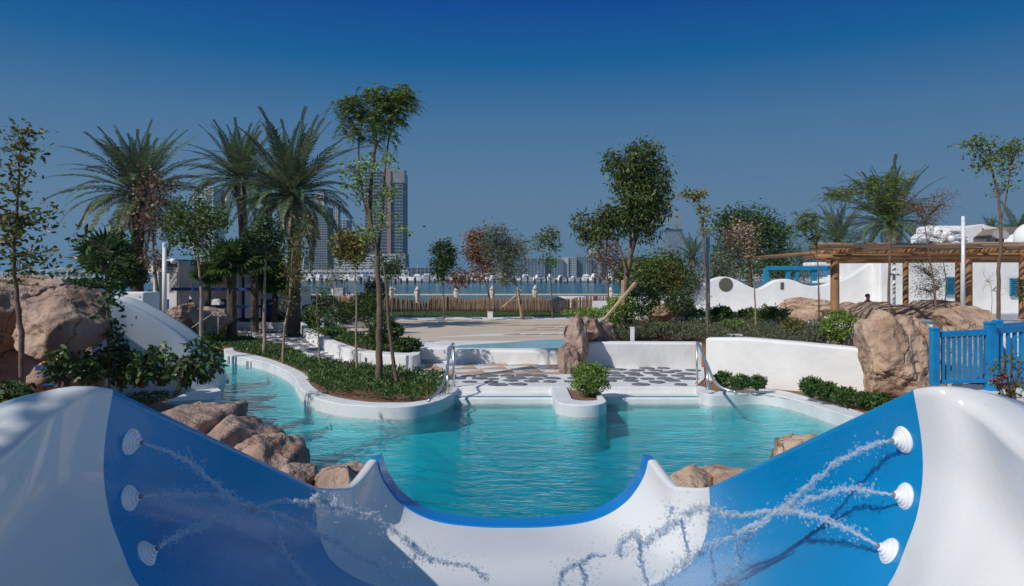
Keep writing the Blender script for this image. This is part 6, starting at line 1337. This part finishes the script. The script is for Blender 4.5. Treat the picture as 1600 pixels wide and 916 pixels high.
building(517, 546, 345, 760, 26, 24, 5, 'pale glass tower half hidden behind the drooping palm fronds', body=M_GLASSB, frame=M_CONCL, slab=.7)
building(524, 530, 322, 715, 10, 20, 2, 'narrow pale concrete core between two towers', body=M_CONCL, frame=M_CONC, slab=.4)
building(312, 342, 295, 700, 28, 36, 5, 'left glass tower seen between the palms', body=M_GLASSB, frame=M_CONCL, slab=.8, col=.9)
building(345, 368, 398, 640, 26, 10, 6, 'white gridded block right of the left tower', frame=M_CONCL, slab=1.2)
building(425, 482, 402, 640, 30, 9, 9, 'low apartment block with pale floors behind the third palm', frame=M_CONCL, slab=1.4)
building(395, 432, 408, 620, 28, 8, 6, 'low pale block behind the kiosk palms', frame=M_CONCL, slab=1.4)
building(634, 692, 419, 600, 26, 4, 9, 'long dark low building with thin roof right of the podium', slab=.6, name='low_building')
building(480, 640, 424, 560, 14, 2, 24, 'long low quayside terrace in front of the podium', frame=M_CONCL, slab=1.4, name='low_building')
building(700, 790, 428, 560, 14, 1, 9, 'low white marina sheds behind the brown tree', body=M_CONCL, frame=M_CONCL, name='low_building')
bl = [(760, 795, 412, 8), (813, 850, 405, 9), (848, 878, 406, 8), (879, 898, 403, 9), (896, 921, 402, 8), (920, 936, 397, 10), (930, 955, 404, 8), (952, 985, 402, 8), (1000, 1035, 408, 7)]
nm = ['pale glass block furthest left in the row across the bay', 'wide blue-grey glass block with vertical strips right of the olive-grey tree', 'blue-grey glass block beneath the two-clump tree', 'block with a bright white side in the row across the bay', 'dark blue glass block right of the white-sided one', 'taller block with a rounded top in the row across the bay', 'pale striped block right of the round-topped one', 'grey block behind the dry sapling', 'low pale block behind the shrubs near the control tower']
for i, (a, b_, y, nf) in enumerate(bl):
    building(a, b_, y, 720 + i * 6, 30, nf, 7, nm[i], body=M_GLASSB, frame=M_CONCL if i in (3, 6, 5) else M_CONC, slab=.55, col=.9,
             extra=(lambda o, c, w, z1, d, dep: part('round_top', MB().lathe([(w * .45, 0), (w * .55, 2), (w * .5, 5), (w * .2, 6)], 20, None, (c.x, d, z1)), M_CONCL, o, auto=40)) if i == 5 else (lambda o, c, w, z1, d, dep: part('white_fin', MB().box((c.x - w * .3, d - dep / 2 - 1, z1 / 2), (w * .35, 2.5, z1 * 1.01)), M_CONCL, o)) if i == 3 else (lambda o, c, w, z1, d, dep: part('roof_plant', MB().box((c.x - w * .2, d, z1 + 1.5), (w * .3, 8, 3)).box((c.x + w * .25, d, z1 + 1), (w * .2, 6, 2)), M_CONC, o)))
M_TWR = mat('pale_tower', (.20, .24, .29), .5, var=.12, vscale=.05)
def flare(o, c, w, z1, d, dep):
    part('flared_top', MB().prism([(c.x - w * .62, d - dep * .62), (c.x + w * .62, d - dep * .62), (c.x + w * .62, d + dep * .62), (c.x - w * .62, d + dep * .62)], z1 - 1, z1 + 4), M_TWR, o)
    part('flared_top', MB().box((c.x, d, z1 + 12), (w * 1.0, dep * 1.0, 17)), M_TWR, o); part('roof_plant', MB().box((c.x, d, z1 + 24), (w * .85, dep * .85, 7)), M_TWR, o)
building(1041, 1063, 358, 1150, 26, 26, 8, 'tall grey office tower with a flared crown right of the big tree', body=M_TWR, frame=M_CONC, slab=.5, col=.5, extra=flare)
building(1150, 1192, 412, 500, 24, 6, 8, 'white gridded apartment block behind the wavy wall', frame=M_CONCL, slab=1.3)
# elevated road on the left
hw = thing('viaduct', 'long pale elevated road with piers on the far left shore', 'viaduct', tuple(P(80, 432, 520)))
part('deck', MB().bar(P(-60, 427, 500), P(140, 424.5, 520), 6, 1.6), M_CONCL, hw); part('deck', MB().bar(P(-60, 434.5, 480), P(180, 434, 490), 6, 1.4), M_CONCL, hw)
for k in range(15): part('pier', MB().box(P(-20 + 12 * k, 430, 495) + Vector((0, 0, -1)), (1.2, 1.2, 7)), M_CONCL, hw)
building(92, 122, 420, 560, 14, 2, 4, 'pale boxy building on the far left shore above the viaduct', body=M_CONC, frame=M_CONCL, name='low_building')
building(28, 90, 423, 570, 14, 2, 10, 'long low pale building on the far left shore', body=M_CONC, frame=M_CONCL, name='low_building')
for k in range(9):
    px = 36 + 10.5 * k; c = P(px, 433, 470); o = thing('street_tree', 'small round dark tree in the row below the far left viaduct', 'tree', tuple(c), group='row of small trees on the far left shore')
    B = np.array(c) + np.array([0, 0, 2.3]) + unit(rs.normal(size=(160, 3))) * rs.uniform(.3, 1, (160, 1)) * np.array([1.7, 1.7, 1.6]); part('crown', leafquads(B, .9, .5), L_DARK, o); part('trunk', MB().tube([c - Vector((0, 0, 3)), c + Vector((0, 0, 2))], .2, 5), M_BARK, o)
# mooring piles and boats
pm = mesh_of('mooring_pile', MB().tube([(0, 0, -2), (0, 0, 1)], .5, 8).lathe([(.5, 1), (.5, 1.22), (.05, 1.45)], 8)); pm.materials.append(mat('black_pile', (.02, .02, .022), .7))
for k in range(48):
    px = 482 + 10.4 * k + rnd.uniform(-3, 3); c = P(px, 441, rnd.uniform(385, 400)); o = bpy.data.objects.new('mooring_pile', pm); COL.objects.link(o); o.location = (c.x, c.y, 0); s_ = rnd.uniform(.8, 1.6); o.scale = (s_, s_, rnd.uniform(.8, 2.0)); tag(o, 'black mooring pile with a white cap at the marina', 'mooring pile', 'mooring piles along the marina')
M_HULL = mat('white_hull', (.78, .78, .78), .3, var=.04)
bt = []
for i in range(3):
    o = thing('moored_boat', 'white motor boat moored in the far marina', 'boat', (0, 0, 0), group='boats moored in the marina')
    m_ = MB(); n_ = 9
    for z, w in ((0, .75), (1.3, 1.15), (1.6, 1.2)):
        for k in range(n_): t = k / (n_ - 1); m_.v.append((-6 + 12 * t, w * 1.4 * (1 - max(0, (t - .55) / .45) ** 2), z + (.7 * t * t if z else 0)))
        for k in range(n_): t = k / (n_ - 1); m_.v.append((-6 + 12 * t, -w * 1.4 * (1 - max(0, (t - .55) / .45) ** 2), z + (.7 * t * t if z else 0)))
    for a in range(2):
        for s_ in range(2):
            for k in range(n_ - 1): b0 = a * 18 + s_ * 9 + k; m_.f.append((b0, b0 + 1, b0 + 19, b0 + 18))
    for k in range(n_ - 1): m_.f.append((36 + k, 37 + k, 46 + k, 45 + k))
    m_.f.append((0, 18, 36, 45, 27, 9)); part('hull', m_, M_HULL, o); part('cabin', MB().box((-.8, 0, 2.4), (5.5, 2.2, 1.5)).box((-1.2, 0, 3.5), (3.6, 1.9, .9)), M_HULL, o, bevel=.25); part('window_band', MB().box((-.6, 0, 2.6), (5.0, 2.3, .5)), M_GLASS, o)
    if i != 1: part('mast', MB().tube([(-1, 0, 3), (-1, 0, [11, 0, 7][i])], .09, 5), M_WHITEP, o)
    if i == 2: part('flybridge', MB().box((-1.5, 0, 4.6), (3.2, 2.2, .15)), M_NAVY, o)
    bt.append(o)
for k in range(27):
    px = 484 + 18 * k + rnd.uniform(-4, 4); c = P(px, 438, rnd.uniform(425, 450)); pr_ = bt[k % 3]; lb = ['white sailing boat with a tall mast moored in the far marina', 'white motor boat without a mast moored in the far marina', 'white cabin cruiser with a dark canopy moored in the far marina'][k % 3]
    c.z = .3
    if k < 3: pr_.location = c; pr_.rotation_euler = (0, 0, rnd.uniform(0, 6.28)); pr_['label'] = lb; pr_['group'] = pr_['group']; o = pr_
    else: o = dup(pr_, c, rnd.uniform(0, 6.28), lb, rnd.uniform(.7, 1.05))
    o['group'] = ['sailing boats in the marina', 'motor boats in the marina', 'canopied cruisers in the marina'][k % 3]
# the air over the bay
hzm = bpy.data.materials.new('haze'); hzm.use_nodes = True; n = hzm.node_tree.nodes; l = hzm.node_tree.links; n.remove(n['Principled BSDF'])
pv_ = n.new('ShaderNodeVolumePrincipled'); pv_.inputs['Color'].default_value = (.30, .72, 1.0, 1); pv_.inputs['Density'].default_value = .00022; pv_.inputs['Anisotropy'].default_value = .2
l.new(pv_.outputs[0], n['Material Output'].inputs['Volume'])
hz_ = part('haze', MB().box((0, 3000, 69.5), (8200, 6200, 145)), hzm); hz_['kind'] = 'stuff'; hz_['label'] = 'thin bluish daytime haze over the bay'
hzm.cycles.homogeneous_volume = True
